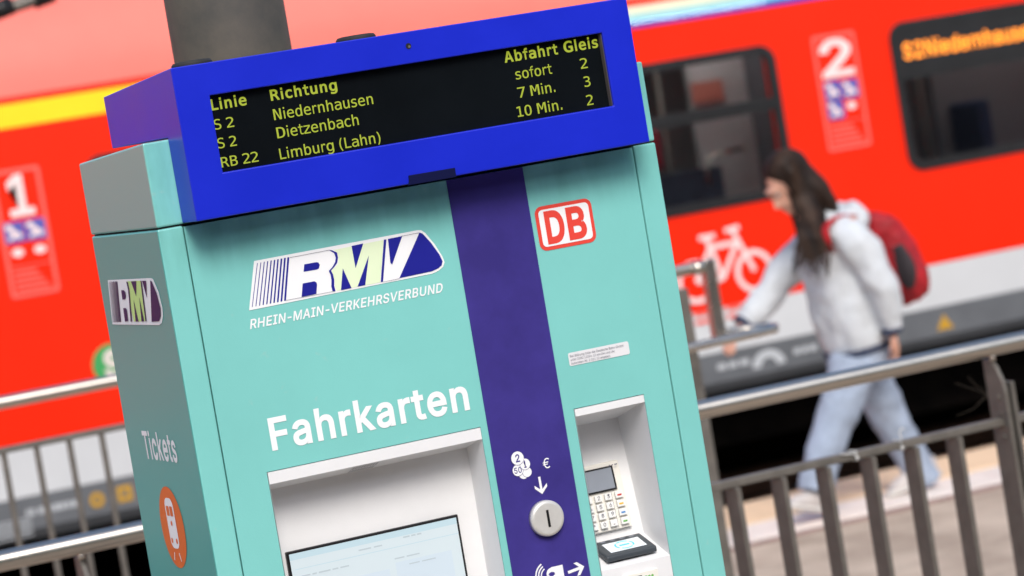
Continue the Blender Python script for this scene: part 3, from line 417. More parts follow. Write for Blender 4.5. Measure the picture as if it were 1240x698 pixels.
def sans(ch):

    em = 2048/1000
    if ch in 'il1m' and ch != '1':
        st = [(92, 0), (182, 0), (182, 540 if ch == 'i' else 760), (92, 540 if ch == 'i' else 760)]
        if ch == 'i': return 278, [st, [(92, 662), (182, 662), (182, 765), (92, 765)]]
        if ch == 'l': return 278, [st]
        a = G_M['n'][1][0]; x0 = min(p[0] for p in a); x1 = max(p[0] for p in a); W = 445
        k = 1.0
        first = [(92+(p[0]-x0)/(x1-x0)*W*k, p[1]) for p in a]
        sec = [(92+(W*k-90*k)+(p[0]-x0)/(x1-x0)*W*k, p[1]) for p in a]
        return 974, [first, sec]
    adv, cs = G_M[ch]
    if ch == '0': cs = sorted(cs, key=lambda c: -abs(area(c)))[:2]
    A = DJ.get(ch, 1303)/em
    left = 92 if ch in 'LRNDBhnburkpM' else (55 if ch not in 'tfz7A' else 25)
    right = 88 if ch in 'hnudNM' else (55 if ch in 'abceopsDBG0235gS(.)' else 22)
    if ch in '().': left = right = (85 if ch != '.' else 110)
    if ch in '1': left = 110; right = 75
    allx = [p[0] for c in cs for p in c]; x0, x1 = min(allx), max(allx)
    k = (A-left-right)/(x1-x0)
    return A, [[(left+(p[0]-x0)*k, p[1]) for p in c] for c in cs]
def area(c): return sum(c[i-1][0]*c[i][1]-c[i][0]*c[i-1][1] for i in range(len(c)))
def embolden(cs, d):
    if not d: return cs
    big = max(cs, key=lambda c: abs(area(c))); sg = 1 if area(big) > 0 else -1; out = []
    for c in cs:
        n = len(c); q = []
        for i in range(n):
            p0, p, p1 = Vector(c[i-1]), Vector(c[i]), Vector(c[(i+1) % n])
            t0 = (p-p0).normalized(); t1 = (p1-p).normalized(); n0 = Vector((t0.y, -t0.x)); n1 = Vector((t1.y, -t1.x))
            mm = (n0+n1)
            if mm.length < .3: mm = n0
            mm.normalize(); k = min(1.6, 1/max(.4, mm.dot(n0)))
            q.append(tuple(p+mm*(sg*d*k)))
        out.append(q)
    return out
def inside(p, c):
    r = False
    for i in range(len(c)):
        (x0, y0), (x1, y1) = c[i-1], c[i]
        if (y0 > p[1]) != (y1 > p[1]) and p[0] < (x1-x0)*(p[1]-y0)/(y1-y0)+x0: r = not r
    return r
def text_shapes(s, a0, a1, z0, cap, font='inter', bold=0, slant=0, track=0):
    x = 0; items = []
    for ch in s:
        if ch == ' ': x += 300+track; continue
        if font == 'inter':
            adv, cs = G_I[ch]
        elif font == 'sans': adv, cs = sans(ch)
        cs2 = embolden(cs, bold)
        if font == 'inter':
            if ch == '-': x -= 55
            items.append((x, ch, cs2)); x += adv+track+2*bold-(70 if ch == '-' else 0); continue
        items.append((x+bold, ch, cs2)); x += adv+track+bold*2
    xs = [x+p[0] for x, _, cs in items for c in cs for p in c]; x0, x1 = min(xs), max(xs)
    k = (a1-a0)/(x1-x0); kz = cap/729; out = []
    for x, ch, cs in items:
        cc = [[(a0+(x+p[0]+p[1]*slant-x0)*k, z0+p[1]*kz) for p in c] for c in cs]
        big = max(cc, key=lambda c: abs(area(c))); sg = 1 if area(big) > 0 else -1
        outs = [c for c in cc if area(c)*sg > 0]; holes = [c for c in cc if area(c)*sg <= 0]
        for c in outs:
            out.append([c]+[h for h in holes if inside(h[0], c)])
    return out
def text_px(s, p0, p1, cappx, g, **kw):
    a0, z0 = g(*p0); a1, z1 = g(*p1); th = ROL
    ca, cz = g((p0[0]+p1[0])/2-cappx*math.sin(th), (p0[1]+p1[1])/2-cappx*math.cos(th)); z = (z0+z1)/2
    return text_shapes(s, a0, a1, z, cz-z, **kw)
def Z(ox, oy, sc):   # a zoomed crop's pixel -> photo pixel
    return lambda a, b: (ox+a/sc, oy+b/sc)
def pp(g, zz, pts): return [g(*zz(*q)) for q in pts]
# ================================================================== SETTING
EDGE_Y = 7.95; TY = 12.0
mb = MB(); mb.box(-300, 300, -300, 900, -1.6, -.98); g_ = mb.build('ground', BALL); struct(g_)
mb = MB()
mb.box(-60, 60, -30, EDGE_Y-.10, -.95, -.004)
g_ = mb.build('platform', PAVE); struct(g_)
mb = MB(); mb.box(-60, 60, EDGE_Y-.0995, EDGE_Y-.02, -.95, -.12); struct(mb.build('platform_edge_wall', CONC))
mb = MB(); mb.box(-60, 60, 15.9, 40, -.95, 0); struct(mb.build('far_platform', PAVE))
# edge paving: slabs laid one by one with open joints
def slab_row(name, m, y0, y1, z0, z1, ln, x0, x1, parent):
    base = None; k = 0; x = x0
    me = None
    while x < x1:
        if me is None:
            b = MB(); b.box(0, ln-.008, y0, y1, z0, z1); o = b.build(name, m, parent, bevel=.004); me = o.data; first = o
        else:
            o = first.copy(); COL.objects.link(o); o.parent = parent
        o.location = (x, 0, random.uniform(-.0015, .0015)); x += ln
edge = bpy.data.objects.new('platform_edge', None); COL.objects.link(edge); edge['kind'] = 'structure'
slab_row('kerb_slab', SAND, 7.36, EDGE_Y, -.12, .018, .75, 0.0, 13, edge)
slab_row('tactile_slab', PALE, 6.93, 7.352, -.06, .012, .45, 0.9, 12, edge)
slab_row('rose_slab', ROSE, 6.86, 6.922, -.06, .006, .3, 0.9, 12, edge)
# track between platform and train, and the track under the train
for y in (9.1, 10.54, 12.7, 14.14):
    b = MB(); b.box(-40, 40, y-.035, y+.035, -.80, -.72); b.box(-40, 40, y-.012, y+.012, -.88, -.80); b.box(-40, 40, y-.06, y+.06, -.90, -.88)
    struct(b.build('rail', RUST))
b0 = None
for i in range(46):
    for yc in (9.82, 13.42):
        if b0 is None:
            b = MB(); b.box(-.12, .12, -1.25, 1.25, -.98, -.9); b0 = b.build('sleeper', SLEEP, bevel=.01); o = b0
        else: o = b0.copy(); COL.objects.link(o)
        o.location = (-6+i*.62, yc, 0); o['kind'] = 'structure'

# ================================================================== TRAIN
tr = thing('train', 'red commuter train with black framed windows standing beyond the platform', 'train', (5, 13.4, -.7))
TF = front(TY)
XA, XB = -16.0, 18.0
WIN = [(-5.0, -3.25), (-2.3, -.55), (.90, 2.62), (3.345, 5.10), (5.99, 7.745), (8.555, 10.3), (11.2, 12.95)]
WZ0, WZ1 = 1.165, 2.095
IX = .055   # rubber frame width
def wall_strip(mb, x0, x1, z0, z1): mb.box(x0, x1, TY, TY+.06, z0, z1)
b = MB()
wall_strip(b, XA, XB, .575, WZ0+IX); wall_strip(b, XA, XB, WZ1-IX, 2.315)
xs = [XA]+[q for a, c in WIN for q in (a+IX, c-IX)]+[XB]
for i in range(0, len(xs), 2): b.box(xs[i], xs[i+1], TY, TY+.06, WZ0+IX, WZ1-IX)
b.build('red_side_wall', RED, tr)
b = MB(); wall_strip(b, XA, XB, .312, .573); b.build('grey_white_band', TWHITE, tr)
b = MB(); b.add([(XA, TY, .311), (XB, TY, .311), (XB, TY+.004, .13), (XA, TY+.004, .13), (XA, TY+.05, .07), (XB, TY+.05, .07), (XB, TY+.35, .05), (XA, TY+.35, .05), (XA, TY+.35, .311), (XB, TY+.35, .311)],
    [(0, 1, 2, 3), (3, 2, 5, 4), (4, 5, 6, 7), (7, 6, 9, 8), (8, 9, 1, 0)]); b.build('grey_skirt', TGREY, tr)
# first class yellow on the left car half, blue/cream on the right
SP = 5.2
b = MB(); wall_strip(b, XA, SP, 2.317, 2.445); b.build('yellow_stripe', YELL, tr)
b = MB(); wall_strip(b, SP, XB, 2.317, 2.348); b.build('blue_stripe', DBLUE, tr)
b = MB(); wall_strip(b, SP, XB, 2.350, 2.39); b.build('light_blue_stripe', LBLUE, tr)
b = MB(); wall_strip(b, SP, XB, 2.392, 2.445); b.build('cream_stripe', WSTR, tr)
# cantrail: red turning inwards to the roof, pink with painted sky reflection
prof = [(TY, 2.447), (TY+.003, 2.465), (TY+.008, 2.485)]
def sheet(pf, m, name, sm=True):
    b = MB(); n = len(pf); b.add([(XA, y, z) for y, z in pf]+[(XB, y, z) for y, z in pf], [(i, n+i, n+i+1, i+1) for i in range(n-1)]); return b.build(name, m, tr, smooth=sm, fix=False)
sheet(prof, RED, 'red_cantrail')
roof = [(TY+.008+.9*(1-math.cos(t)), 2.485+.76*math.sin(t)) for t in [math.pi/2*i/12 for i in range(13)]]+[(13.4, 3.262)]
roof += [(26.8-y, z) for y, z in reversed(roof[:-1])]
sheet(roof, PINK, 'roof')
b = MB(); b.box(XA, XB, 14.74, 14.80, .05, WZ0); b.box(XA, XB, 14.74, 14.79, WZ1, 2.53)
for i in range(0, len(xs), 2): b.box(xs[i], xs[i+1], 14.74, 14.80, WZ0, WZ1)
b.build('far_side_wall', INTW, tr)
b = MB(); b.box(XA, XB, TY+.36, 14.73, .06, .22); b.build('floor', INTD, tr)
b = MB(); b.box(XA, XB, TY+.07, 14.73, 2.36, 2.40); b.build('ceiling', INTW, tr)
for x in (XA+.02, XB-.08):
    b = MB(); b.box(x, x+.06, TY+.061, 14.739, .225, 2.358); b.build('end_wall', INTW, tr)
# underframe, bogies and wheels
for x0, x1, z0 in ((-9, -6.2, -.5), (-1.5, 1.3, -.45), (6.5, 8.1, -.35), (8.4, 9.7, -.42), (13.6, 15, -.45)): b = MB(); b.box(x0, x1, TY+.7, 14.25, z0, .045); b.build('equipment_box', GRIME, tr, bevel=.02)
b = MB(); b.box(XA, XB, 14.3, 14.36, -.94, .055); b.build('far_light_stop', GRIME, tr)  # unseen sheet added so no light passes under the train
for xc in (-4.0, 5.0, 11.6):
    b = MB(); b.box(xc-1.35, xc+1.35, TY+.42, TY+.58, -.42, -.22); b.box(xc-.3, xc+.3, TY+.4, TY+.9, -.2, .05); b.build('bogie_frame', GRIME, tr, bevel=.02)
    for dx in (-.95, .95):
        b = MB(); b.prism(circ((xc+dx, -.34), .40, 28), TY+.66, TY+.78); b.build('wheel', GRIME, tr)
# windows
def window(x0, x1, kind):
    z0, z1 = WZ0, WZ1
    out = rrect(x0, x1, z0, z1, .11, 8); inn = rrect(x0+IX+.002, x1-IX-.002, z0+IX+.002, z1-IX-.002, .06, 8)
    n = len(out); b = MB(); y0, y1 = TY-.012, TY+.02
    b.add([(a, y0, c) for a, c in out]+[(a, y0, c) for a, c in inn]+[(a, TY+.0, c) for a, c in out]+[(a, y1, c) for a, c in inn],
          [(i, (i+1) % n, (i+1) % n+n, i+n) for i in range(n)]+[(i, i+2*n, (i+1) % n+2*n, (i+1) % n) for i in range(n)]+[(i+n, (i+1) % n+n, (i+1) % n+3*n, i+3*n) for i in range(n)])
    if kind == 'vent': b.box(x0+IX, x1-IX, TY-.008, TY+.03, 1.695, 1.775); b.box(x0+IX, x1-IX, TY-.016, TY+.0, 1.722, 1.752)
    else: b.box(x0+IX, x1-IX, TY-.006, TY+.05, 1.735, z1-IX+.001)
    f = b.build('window_frame', WFRAME, tr, fix=False)
    if kind == 'vent':
        b = MB(); b.box(x0+IX, x1-IX, TY+.032, TY+.040, 1.776, z1-IX-.004); b.build('vent_pane', GLASS, f)
        b = MB(); b.box(x0+IX, x1-IX, TY+.032, TY+.040, z0+IX+.003, 1.694); b.build('pane', GLASS, f)
    else:
        b = MB(); b.box(x0+IX, x1-IX, TY+.032, TY+.040, z0+IX+.003, 1.734); b.build('pane', GLASS, f)
        a0, zz = TF(1093, 74); a1, zy = TF(1240, 46)
        flat('destination_text', text_shapes('S2Niedernhausen', x0+.088, x0+1.08, 1.862, .096, font='inter', bold=16, track=8), LEDO, f, 'front', TY-.0075)
    return f
for i, (a, c) in enumerate(WIN): window(a, c, 'led' if i == 5 else 'vent')
# seats, poles and partitions seen through the glass
def seat(x, y, m, back=1):
    b = MB(); b.box(x, x+.45, y, y+.46, .62, .74); b.box(x+(.40 if back > 0 else -.05), x+(.50 if back > 0 else .05), y, y+.46, .70, 1.52)
    b.build('passenger_seat', m, tr, bevel=.03)
for x in (1.0, 1.9, 3.6, 4.5, 6.1, 7.9, 9.0, 9.9, 11.3): seat(x, TY+.45, SEATB); seat(x, TY+1.85, SEATB)
b = MB(); b.box(6.72, 7.12, TY+.45, TY+.52, 1.43, 1.70); b.build('seat_headrest', mat('bright red moquette', (.42, .03, .06), .8), tr, bevel=.03)
for x in (6.82, 7.23, 9.1, 4.0):
    b = MB(); b.tube([(x+.1, TY+.8, .2), (x+.1, TY+.8, 2.35)], .018, 10); b.build('grab_pole', DSTEEL, tr, smooth=True)
b = MB(); b.tube([(7.32+.0, TY+.3, 1.30)]+[(7.42-.1*math.cos(t), TY+.3, 1.38+.1*math.sin(t)) for t in [math.pi*k/10 for k in range(6)]]+[(7.62, TY+.3, 1.49)], .014, 8); b.build('grab_handle', STEEL, tr, smooth=True)
for x in (5.3, 7.9, 10.6): b = MB(); b.box(x, x+.05, TY+.1, TY+1.2, .225, 2.35); b.build('partition', INTD, tr)
b = MB(); b.box(6.75, 7.55, TY+.55, TY+.62, .9, 1.40); b.build('seat_back_panel', mat('navy seat shell', (.05, .07, .11), .6), tr)
b = MB(); b.box(7.50, 8.5, TY+.7, TY+.75, .225, 2.35); b.build('light_partition', INTW, tr)
b = MB(); b.box(6.0, 6.62, TY+.6, TY+.65, .225, 1.78); b.build('light_partition', mat('mid grey laminate', (.16, .16, .17), .5), tr)
b = MB(); b.box(7.5, 7.72, TY+.68, TY+.69, 1.80, 1.93); b.build('notice', mat('reddish notice', (.45, .16, .12), .6), tr)
b = MB(); b.box(9.3, 10.4, TY+.8, TY+.85, .225, 2.35); b.build('light_partition', MATS['mid grey laminate'], tr)
for k in range(11):  # lamp strips added to lift the dark interior behind the windows
    x0_ = XA+1.0+k*3.0
    b = MB(); b.box(x0_, x0_+1.9, TY+.30, TY+.42, 2.345, 2.359); b.build('interior_fill_lamp', mat('interior fill lamp glow', (.8, .8, .8), .5, emis=(1, .97, .92), es=11) if k == 0 else MATS['interior fill lamp glow'], tr)
# decals
DY = TY-.006
def sticker(zz, out, num, pics, whites, lines, nb):
    o_ = pp(TF, zz, out); xs_ = [p[0] for p in o_]; zs_ = [p[1] for p in o_]
    x0, x1, z0, z1 = (o_[0][0]+o_[3][0])/2, (o_[1][0]+o_[2][0])/2, (o_[2][1]+o_[3][1])/2, (o_[0][1]+o_[1][1])/2
    fr = flat('class_sticker', [[rrect(x0, x1, z0, z1, .02), rrect(x0+.022, x1-.022, z0+.022, z1-.022, .01)]], PALEP, tr, 'front', DY)
    w_ = x1-x0; h_ = z1-z0
    flat('sticker_numeral', text_shapes(num, x0+nb[0]*w_, x0+nb[1]*w_, z0+.64*h_, .30*h_, bold=32), DECW, fr, 'front', DY-.001)
    s = .115
    for cx, cz, m in pics:
        X = x0+cx*w_; ZZ = z0+cz*h_
        if m is DECB:
            flat('pictogram', [[rrect(X-s/2, X+s/2, ZZ-s/2, ZZ+s/2, .01)]], DECB, fr, 'front', DY-.001)
            flat('pictogram_mark', [[stroke([(X-.03, ZZ+.035), (X-.005, ZZ+.0), (X+.035, ZZ-.03)], .028)], [circ((X-.03, ZZ+.03), .017, 12)], [stroke([(X-.035, ZZ-.035), (X+.0, ZZ-.02)], .02)]], DECW, fr, 'front', DY-.002)
        else: flat('pictogram_mark', [[circ((X, ZZ), .034, 14, .024)]], DECW, fr, 'front', DY-.002)
    flat('sticker_rule', [[[(x0+.02, z0+.235*h_), (x1-.02, z0+.235*h_), (x1-.02, z0+.245*h_), (x0+.02, z0+.245*h_)]]], PALEP, fr, 'front', DY-.001)
    flat('sticker_text', [[[(x0+.035, z0+(.05+.045*k)*h_), (x1-.05-.02*k, z0+(.05+.045*k)*h_), (x1-.05-.02*k, z0+(.075+.045*k)*h_), (x0+.035, z0+(.075+.045*k)*h_)]] for k in range(4)], PALEP, fr, 'front', DY-.001)
z5 = Z(0, 180, 2.793); z4 = Z(760, 0, 2.583)
sticker(z4, [(570, 118), (705, 95), (762, 455), (630, 475)], '2', [(.31, .52, DECB), (.71, .51, DECB), (.31, .35, DECB), (.68, .365, 0)], 0, 0, (.13, .88))
sticker(z5, [(-35, 82), (128, 55), (203, 480), (40, 512)], '1', [(.28, .51, DECB), (.72, .51, DECB), (.28, .35, 0), (.74, .35, 0)], 0, 0, (.27, .78))
# bicycle emblem
bx = lambda u, v: TF(u, v)
c1 = TF(843, 343); c2 = TF(913, 327); zc = (c1[1]+c2[1])/2; xa, xb = c1[0], c2[0]; R_ = .115
sh = []
for c in (xa, xb): sh.append([circ((c, zc), R_+.016, 36), circ((c, zc), R_-.016, 36)])
cr_ = (xa+.18, zc-.01); st = (xa+.13, zc+.19); hd = (xb-.09, zc+.19)
W_ = .03
for L in ([(xa, zc), st, hd, cr_, st], [(xa, zc), cr_], [(xb, zc), (xb-.11, zc+.27)], [(st[0]-.005, st[1]-.01), (st[0]-.02, st[1]+.06)], [(st[0]-.07, st[1]+.065), (st[0]+.04, st[1]+.065)], [(xb-.16, zc+.27), (xb-.06, zc+.28)]):
    for p, q in zip(L[:-1], L[1:]): sh.append([stroke([p, q], W_)])
bk = flat('bicycle_emblem', [sh[0]], DECW, tr, 'front', DY)
flat('wheel_mark', [sh[1]], DECW, bk, 'front', DY)
for i, s_ in enumerate(sh[2:]): flat('frame_mark', [s_], DECW, bk, 'front', DY-.0006*(i+1))
for k_ in range(2): flat('bicycle_caption', [[[(xa-.05+a_, zc-.205-.05*k_), (xa-.05+b__, zc-.205-.05*k_), (xa-.05+b__, zc-.18-.05*k_), (xa-.05+a_, zc-.18-.05*k_)]] for a_, b__ in ((0, .1), (.125, .20), (.225, .32-.04*k_))], PALEP, tr, 'front', DY)
flat('person_mark', [[circ((xb+.02, zc-.17), .03, 16)], [stroke([(xb+.02, zc-.195), (xb+.02, zc-.25)], .04)]], PALEP, tr, 'front', DY)
# S-Bahn roundel
c = TF(136, 441); rd = flat('green_roundel', [[circ(c, .115, 40)]], SGRN, tr, 'front', DY)
flat('roundel_letter', text_shapes('S', c[0]-.05, c[0]+.055, c[1]-.07, .14, bold=45), DECW, rd, 'front', DY-.001)
# skirt decals
SKY = TY+.006
def sk(u, v): p = TF(u, v); return p
for (u0, v0, u1, v1, r_) in ((97, 620, 109, 617, 1), (118, 611, 0, 0, 0)):
    pass
c = sk(118, 608); flat('yellow_disc', [[circ((c[0], .215), .042, 24), circ((c[0], .215), .018, 16)]], AMBER, tr, 'front', TY-.002)
c = sk(151, 601); flat('yellow_square', [[rrect(c[0]-.04, c[0]+.045, .175, .262, .005), rrect(c[0]-.015, c[0]+.02, .20, .237, .003)]], AMBER, tr, 'front', TY-.002)
c = sk(1146, 405); flat('yellow_triangle', [[[(c[0]-.06, .165), (c[0]+.06, .165), (c[0], .26)]]], AMBER, tr, 'front', TY-.002)
for u, v, wd in ((38, 626, .05), (60, 620, .12), (84, 616, .1), (888, 442, .22), (975, 423, .16)):
    c = sk(u, v); flat('skirt_lettering', [[[(c[0]-wd/2+a_*wd, .205), (c[0]-wd/2+b__*wd, .205), (c[0]-wd/2+b__*wd, .24), (c[0]-wd/2+a_*wd, .24)]] for a_, b__ in ((0, .28), (.36, .62), (.7, 1))], DECG, tr, 'front', TY-.002)
c = sk(930, 433); flat('arch_mark', [[circ((c[0], .17), .115, 16, .10, 0, math.pi)+[(c[0]-.115, .17)]+list(reversed([(c[0]+.055*math.cos(math.pi*k/12), .17+.05*math.sin(math.pi*k/12)) for k in range(13)]))]], DECG, tr, 'front', TY-.0025)
c = sk(4, 640)
flat('data_panel', [[[(c[0]-.06, .10+.022*k), (c[0]+.16, .10+.022*k), (c[0]+.16, .108+.022*k), (c[0]-.06, .108+.022*k)]] for k in range(5)], DECG, tr, 'front', TY-.001)

# ================================================================== OVERHEAD PIPE (top left corner)
pa = at(-60, 34, 1, 9.5); pb = at(100, -26, 1, 9.5); pm = at(52, -4, 1, 9.5); pm2 = at(2, 11, 1, 9.5)
ov = thing('overhead_pipe_bracket', 'grey metal pipe arm with dark clamp above the first class car, top left', 'pipe arm', tuple(map(float, (pa[0], pa[1], pa[2]-.1))))
b = MB(); b.tube([pa, pm, pb], .032, 14); b.build('pipe', DSTEEL, ov, smooth=True)
b = MB(); b.tube([Vector(pa)+Vector((0, .05, .10)), Vector(pm)+Vector((0, .05, .085))], .03, 14); b.build('upper_pipe', mat('dark red oxide paint', (.22, .02, .02), .5), ov, smooth=True)
for q in (pm, pm2):
    b = MB(); d = (Vector(pb)-Vector(pa)).normalized()*.05; b.tube([Vector(q)-d, Vector(q)+d], .045, 14); b.build('clamp', BLACK, ov, smooth=True)

# ================================================================== CANOPY, unseen, added behind the viewpoint to darken reflections
cn = thing('unseen_canopy', 'unseen dark roof added behind the viewpoint for darker reflections', 'roof', (0, -9, 0))
b = MB(); b.box(-26, 30, -17, -7.2, 4.25, 4.33); b.build('unseen_roof_deck', CONC, cn)
for x in range(-24, 30, 6):
    b = MB(); b.box(x-.08, x+.08, -17, -7.3, 4.0, 4.249); b.build('unseen_beam', DSTEEL, cn)
    b = MB(); b.box(x-.1, x+.1, -10.1, -9.9, 0, 3.999); b.build('unseen_column', DSTEEL, cn)
b = MB(); b.box(-26, 30, -17.2, -17.0, 0, 4.3); b.build('unseen_rear_wall', CONC, cn)

# ================================================================== POLE
b = MB(); b.tube([(.39, .62, 0), (.39, .62, 4.6)], .1075, 56)
b.box(.22, .56, .45, .79, 0, .02)
po = tag(resize_origin(b.build('pole', POLE, smooth=False)), 'thick weathered grey round pole rising behind the blue departure display', 'pole')
for p in po.data.polygons: p.use_smooth = len(p.vertices) == 4 and abs(p.normal.z) < .1 and p.center.z > .03
pol = None

# ================================================================== TICKET MACHINE
ZS = 1.8944; W = .90; D = .38; S = .0438
m = thing('ticket_machine', 'turquoise ticket machine with violet stripe in the foreground', 'ticket machine', (W/2, D/2, 0))
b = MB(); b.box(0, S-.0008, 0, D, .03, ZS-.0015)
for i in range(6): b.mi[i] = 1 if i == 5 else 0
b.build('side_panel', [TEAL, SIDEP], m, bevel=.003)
b = MB(); b.box(W-S+.0012, W, 0, D, .03, ZS-.0015); b.build('side_panel', TEAL, m, bevel=.003)
b = MB(); b.box(S-.001, W-S+.001, .205, D-.001, .03, ZS-.0015); b.build('rear_cabinet', TEAL, m)
b = MB(); b.box(.005, W-.005, .004, D-.004, ZS-.0014, ZS+.0014); b.box(S-.0009, S+.0014, .012, .2, .05, ZS-.004); b.box(W-S-.0014, W-S+.0009, .012, .2, .05, ZS-.004); b.build('seam_gap', DKGAP, m)
b = MB(); b.box(.01, W-.01, .01, D-.01, 0, .03); b.build('plinth', BLACK, m)
# cap on top, roof falling to the back
zt = ZS+.1383; zb = zt-.014
def wedge(x0, x1, y0, y1, z0, zf, zr):
    return [(x0, y0, z0), (x1, y0, z0), (x1, y1, z0), (x0, y1, z0), (x0, y0, zf), (x1, y0, zf), (x1, y1, zr), (x0, y1, zr)]
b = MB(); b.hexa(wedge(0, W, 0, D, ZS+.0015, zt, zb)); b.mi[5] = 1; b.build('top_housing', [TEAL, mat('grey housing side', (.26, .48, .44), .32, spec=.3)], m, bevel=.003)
# front door with its two openings
FX0, FX1 = S+.0006, W-S-.0014
R1 = (.1115, .4935, .62, 1.4765); R2 = (.6665, .8005, .92, 1.4735)
PX0, PX1 = .506, .6465
xc = sorted({FX0, R1[0], R1[1], PX0, PX1, R2[0], R2[1], FX1}); zc_ = sorted({.05, R2[2], R1[2], R2[3], R1[3], ZS-.0035})
def door(name, m_, xa_, xb_, parent, y0=0., th=.022):
    b = MB(); XX = [x for x in xc if xa_-1e-6 <= x <= xb_+1e-6]
    def hole(x, z):
        return any(r[0] < x < r[1] and r[2] < z < r[3] for r in (R1, R2))
    for i in range(len(XX)-1):
        for j in range(len(zc_)-1):
            x, z = (XX[i]+XX[i+1])/2, (zc_[j]+zc_[j+1])/2
            if hole(x, z): continue
            x0_, x1_, z0_, z1_ = XX[i], XX[i+1], zc_[j], zc_[j+1]
            b.add([(x0_, y0, z0_), (x1_, y0, z0_), (x1_, y0, z1_), (x0_, y0, z1_)], [(0, 1, 2, 3)])
            for (dx, dz, e) in ((-1, 0, [(x0_, z1_), (x0_, z0_)]), (1, 0, [(x1_, z0_), (x1_, z1_)]), (0, -1, [(x0_, z0_), (x1_, z0_)]), (0, 1, [(x1_, z1_), (x0_, z1_)])):
                ii, jj = i+dx, j+dz
                out = ii < 0 or jj < 0 or ii >= len(XX)-1 or jj >= len(zc_)-1
                if out or hole((XX[ii]+XX[ii+1])/2, (zc_[jj]+zc_[jj+1])/2):
                    (xa2, za2), (xb2, zb2) = e
                    b.add([(xa2, y0, za2), (xa2, y0+th, za2), (xb2, y0+th, zb2), (xb2, y0, zb2)], [(0, 1, 2, 3)])
    return b.build(name, m_, parent, fix=False)
door('front_door', TEAL, FX0, FX1, m)
b = MB(); b.box(PX0, PX1, -.0012, -.0002, .06, ZS-.004); b.build('violet_stripe', PURP, m)
# --- big recess with touch screen
def recess(name, r, lip, depth_t, depth_b, drop, zbot, parent, floor=None):
    x0, x1, z0, z1 = r; zl = z1-lip; zk = z1-lip-drop; e = .0012
    b = MB(); x0 += e; x1 -= e
    b.box(x0, x1, -.0015, .004, zl, z1-e)                       # front lip
    # ceiling, right wall, left wall, back
    P = dict(fl=(x0, .004, zl), fr=(x1, .004, zl), bl=(x0, depth_t, zk), br=(x1, depth_t, zk), dl=(x0, depth_b, zbot), dr=(x1, depth_b, zbot), gl=(x0, -.001, zbot), gr=(x1, -.001, zbot), tl=(x0, -.001, zl), t2=(x1, -.001, zl))
    V = [P[k] for k in ('fl', 'fr', 'br', 'bl', 'dl', 'dr', 'gl', 'gr', 'tl', 't2')]
    b.add(V, [(0, 3, 2, 1), (3, 4, 5, 2), (9, 1, 2, 5, 7), (8, 6, 4, 3, 0)])
    o = b.build(name, GREYW, parent, fix=False)
    return o, zk
rc, zk = recess('screen_recess', R1, .0205, .072, .082, .017, .64, m)
# speaker slots under the ceiling
b = MB()
zz8 = Z(300, 440, 2.706)
for i in range(9):
    for j in range(2):
        x = .268+i*.0052+j*.002; y = .018+j*.026
        z_ = (R1[3]-.0205)-(y-.004)/(.072-.004)*.017
        b.add([(x, y, z_-.0006), (x+.0018, y, z_-.0006), (x+.0035, y+.02, z_-.0056), (x+.0017, y+.02, z_-.0056)], [(0, 3, 2, 1)])
b.build('speaker_slots', INK, rc, fix=False)
# touch screen: black bezel, lit glass
gy = .0735
G7 = front(gy-.006)
s0 = G7(*zz8(125, 622)); s1 = G7(*zz8(688, 494)); sz = (s0[1]+s1[1])/2
sx0, sx1 = s0[0], s1[0]
b = MB(); b.box(sx0, sx1, gy-.006, gy+.02, sz-.262, sz); sc_ = b.build('touch_screen', BLACK, m, bevel=.0015)
b = MB(); b.box(sx0+.0045, sx1-.0045, gy-.0066, gy-.004, sz-.2575, sz-.0045); scr = b.build('screen_glass', SCRB, sc_)
bx0 = sx0+.0045; bw = sx1-sx0-.009; bz = sz-.0045
def srect(n, a0, a1, z0, z1, mm, yy=gy-.0068): flat(n, [[[(bx0+a0*bw, bz-z0), (bx0+a1*bw, bz-z0), (bx0+a1*bw, bz-z1), (bx0+a0*bw, bz-z1)][::-1]]], mm, sc_, 'front', yy)
srect('screen_title_bar', .0, 1, .0, .0105, SCRD); srect('screen_rule', .02, 1, .0262, .0274, SCRD); srect('screen_field', .60, .94, .052, .13, SCRL); srect('screen_field', .26, .56, .060, .13, SCRL)
def smudge(n, a0, a1, z, hgt, mm, parent, words, yy):
    tot = sum(words)+.35*(len(words)-1)*2; x = a0; shp = []
    for w_ in words:
        wd = (a1-a0)*w_/tot; shp.append([[(x, z), (x+wd, z), (x+wd, z+hgt), (x, z+hgt)]]); x += wd+(a1-a0)*.7/tot
    flat(n, shp, mm, parent, 'front', yy)
def sx(a): return bx0+a*bw
smudge('screen_print', sx(.05), sx(.33), bz-.0405, .0022, SCRT, sc_, (3, 1.5, 4, 2, 3), gy-.0071)
smudge('screen_print', sx(.40), sx(.54), bz-.0195, .0022, SCRT, sc_, (3, 2), gy-.0071)
smudge('screen_print', sx(.67), sx(.78), bz-.0145, .0024, SCRT, sc_, (3, 2, 2), gy-.0071)
smudge('screen_print', sx(.60), sx(.75), bz-.0465, .0020, SCRT, sc_, (3, 4), gy-.0071)
smudge('screen_print', sx(.68), sx(.84), bz-.060, .0018, SCRT, sc_, (3, 4), gy-.0073)
# --- card recess
rc2, zk2 = recess('card_recess', R2, .0135, .118, .080, .030, 1.17, m)
zq = Z(600, 460, 2.933)
FL = 1.2255; YFB = .0835
b = MB(); e_ = .0012
b.add([(R2[0]+e_, YFB+.004, FL+.001), (R2[1]-e_, YFB+.004, FL+.001), (R2[1]-e_, -.001, 1.193), (R2[0]+e_, -.001, 1.193), (R2[0]+e_, -.001, .93), (R2[1]-e_, -.001, .93)], [(0, 3, 2, 1), (3, 4, 5, 2)])
b.build('recess_shelf', GREYW, m, fix=False)
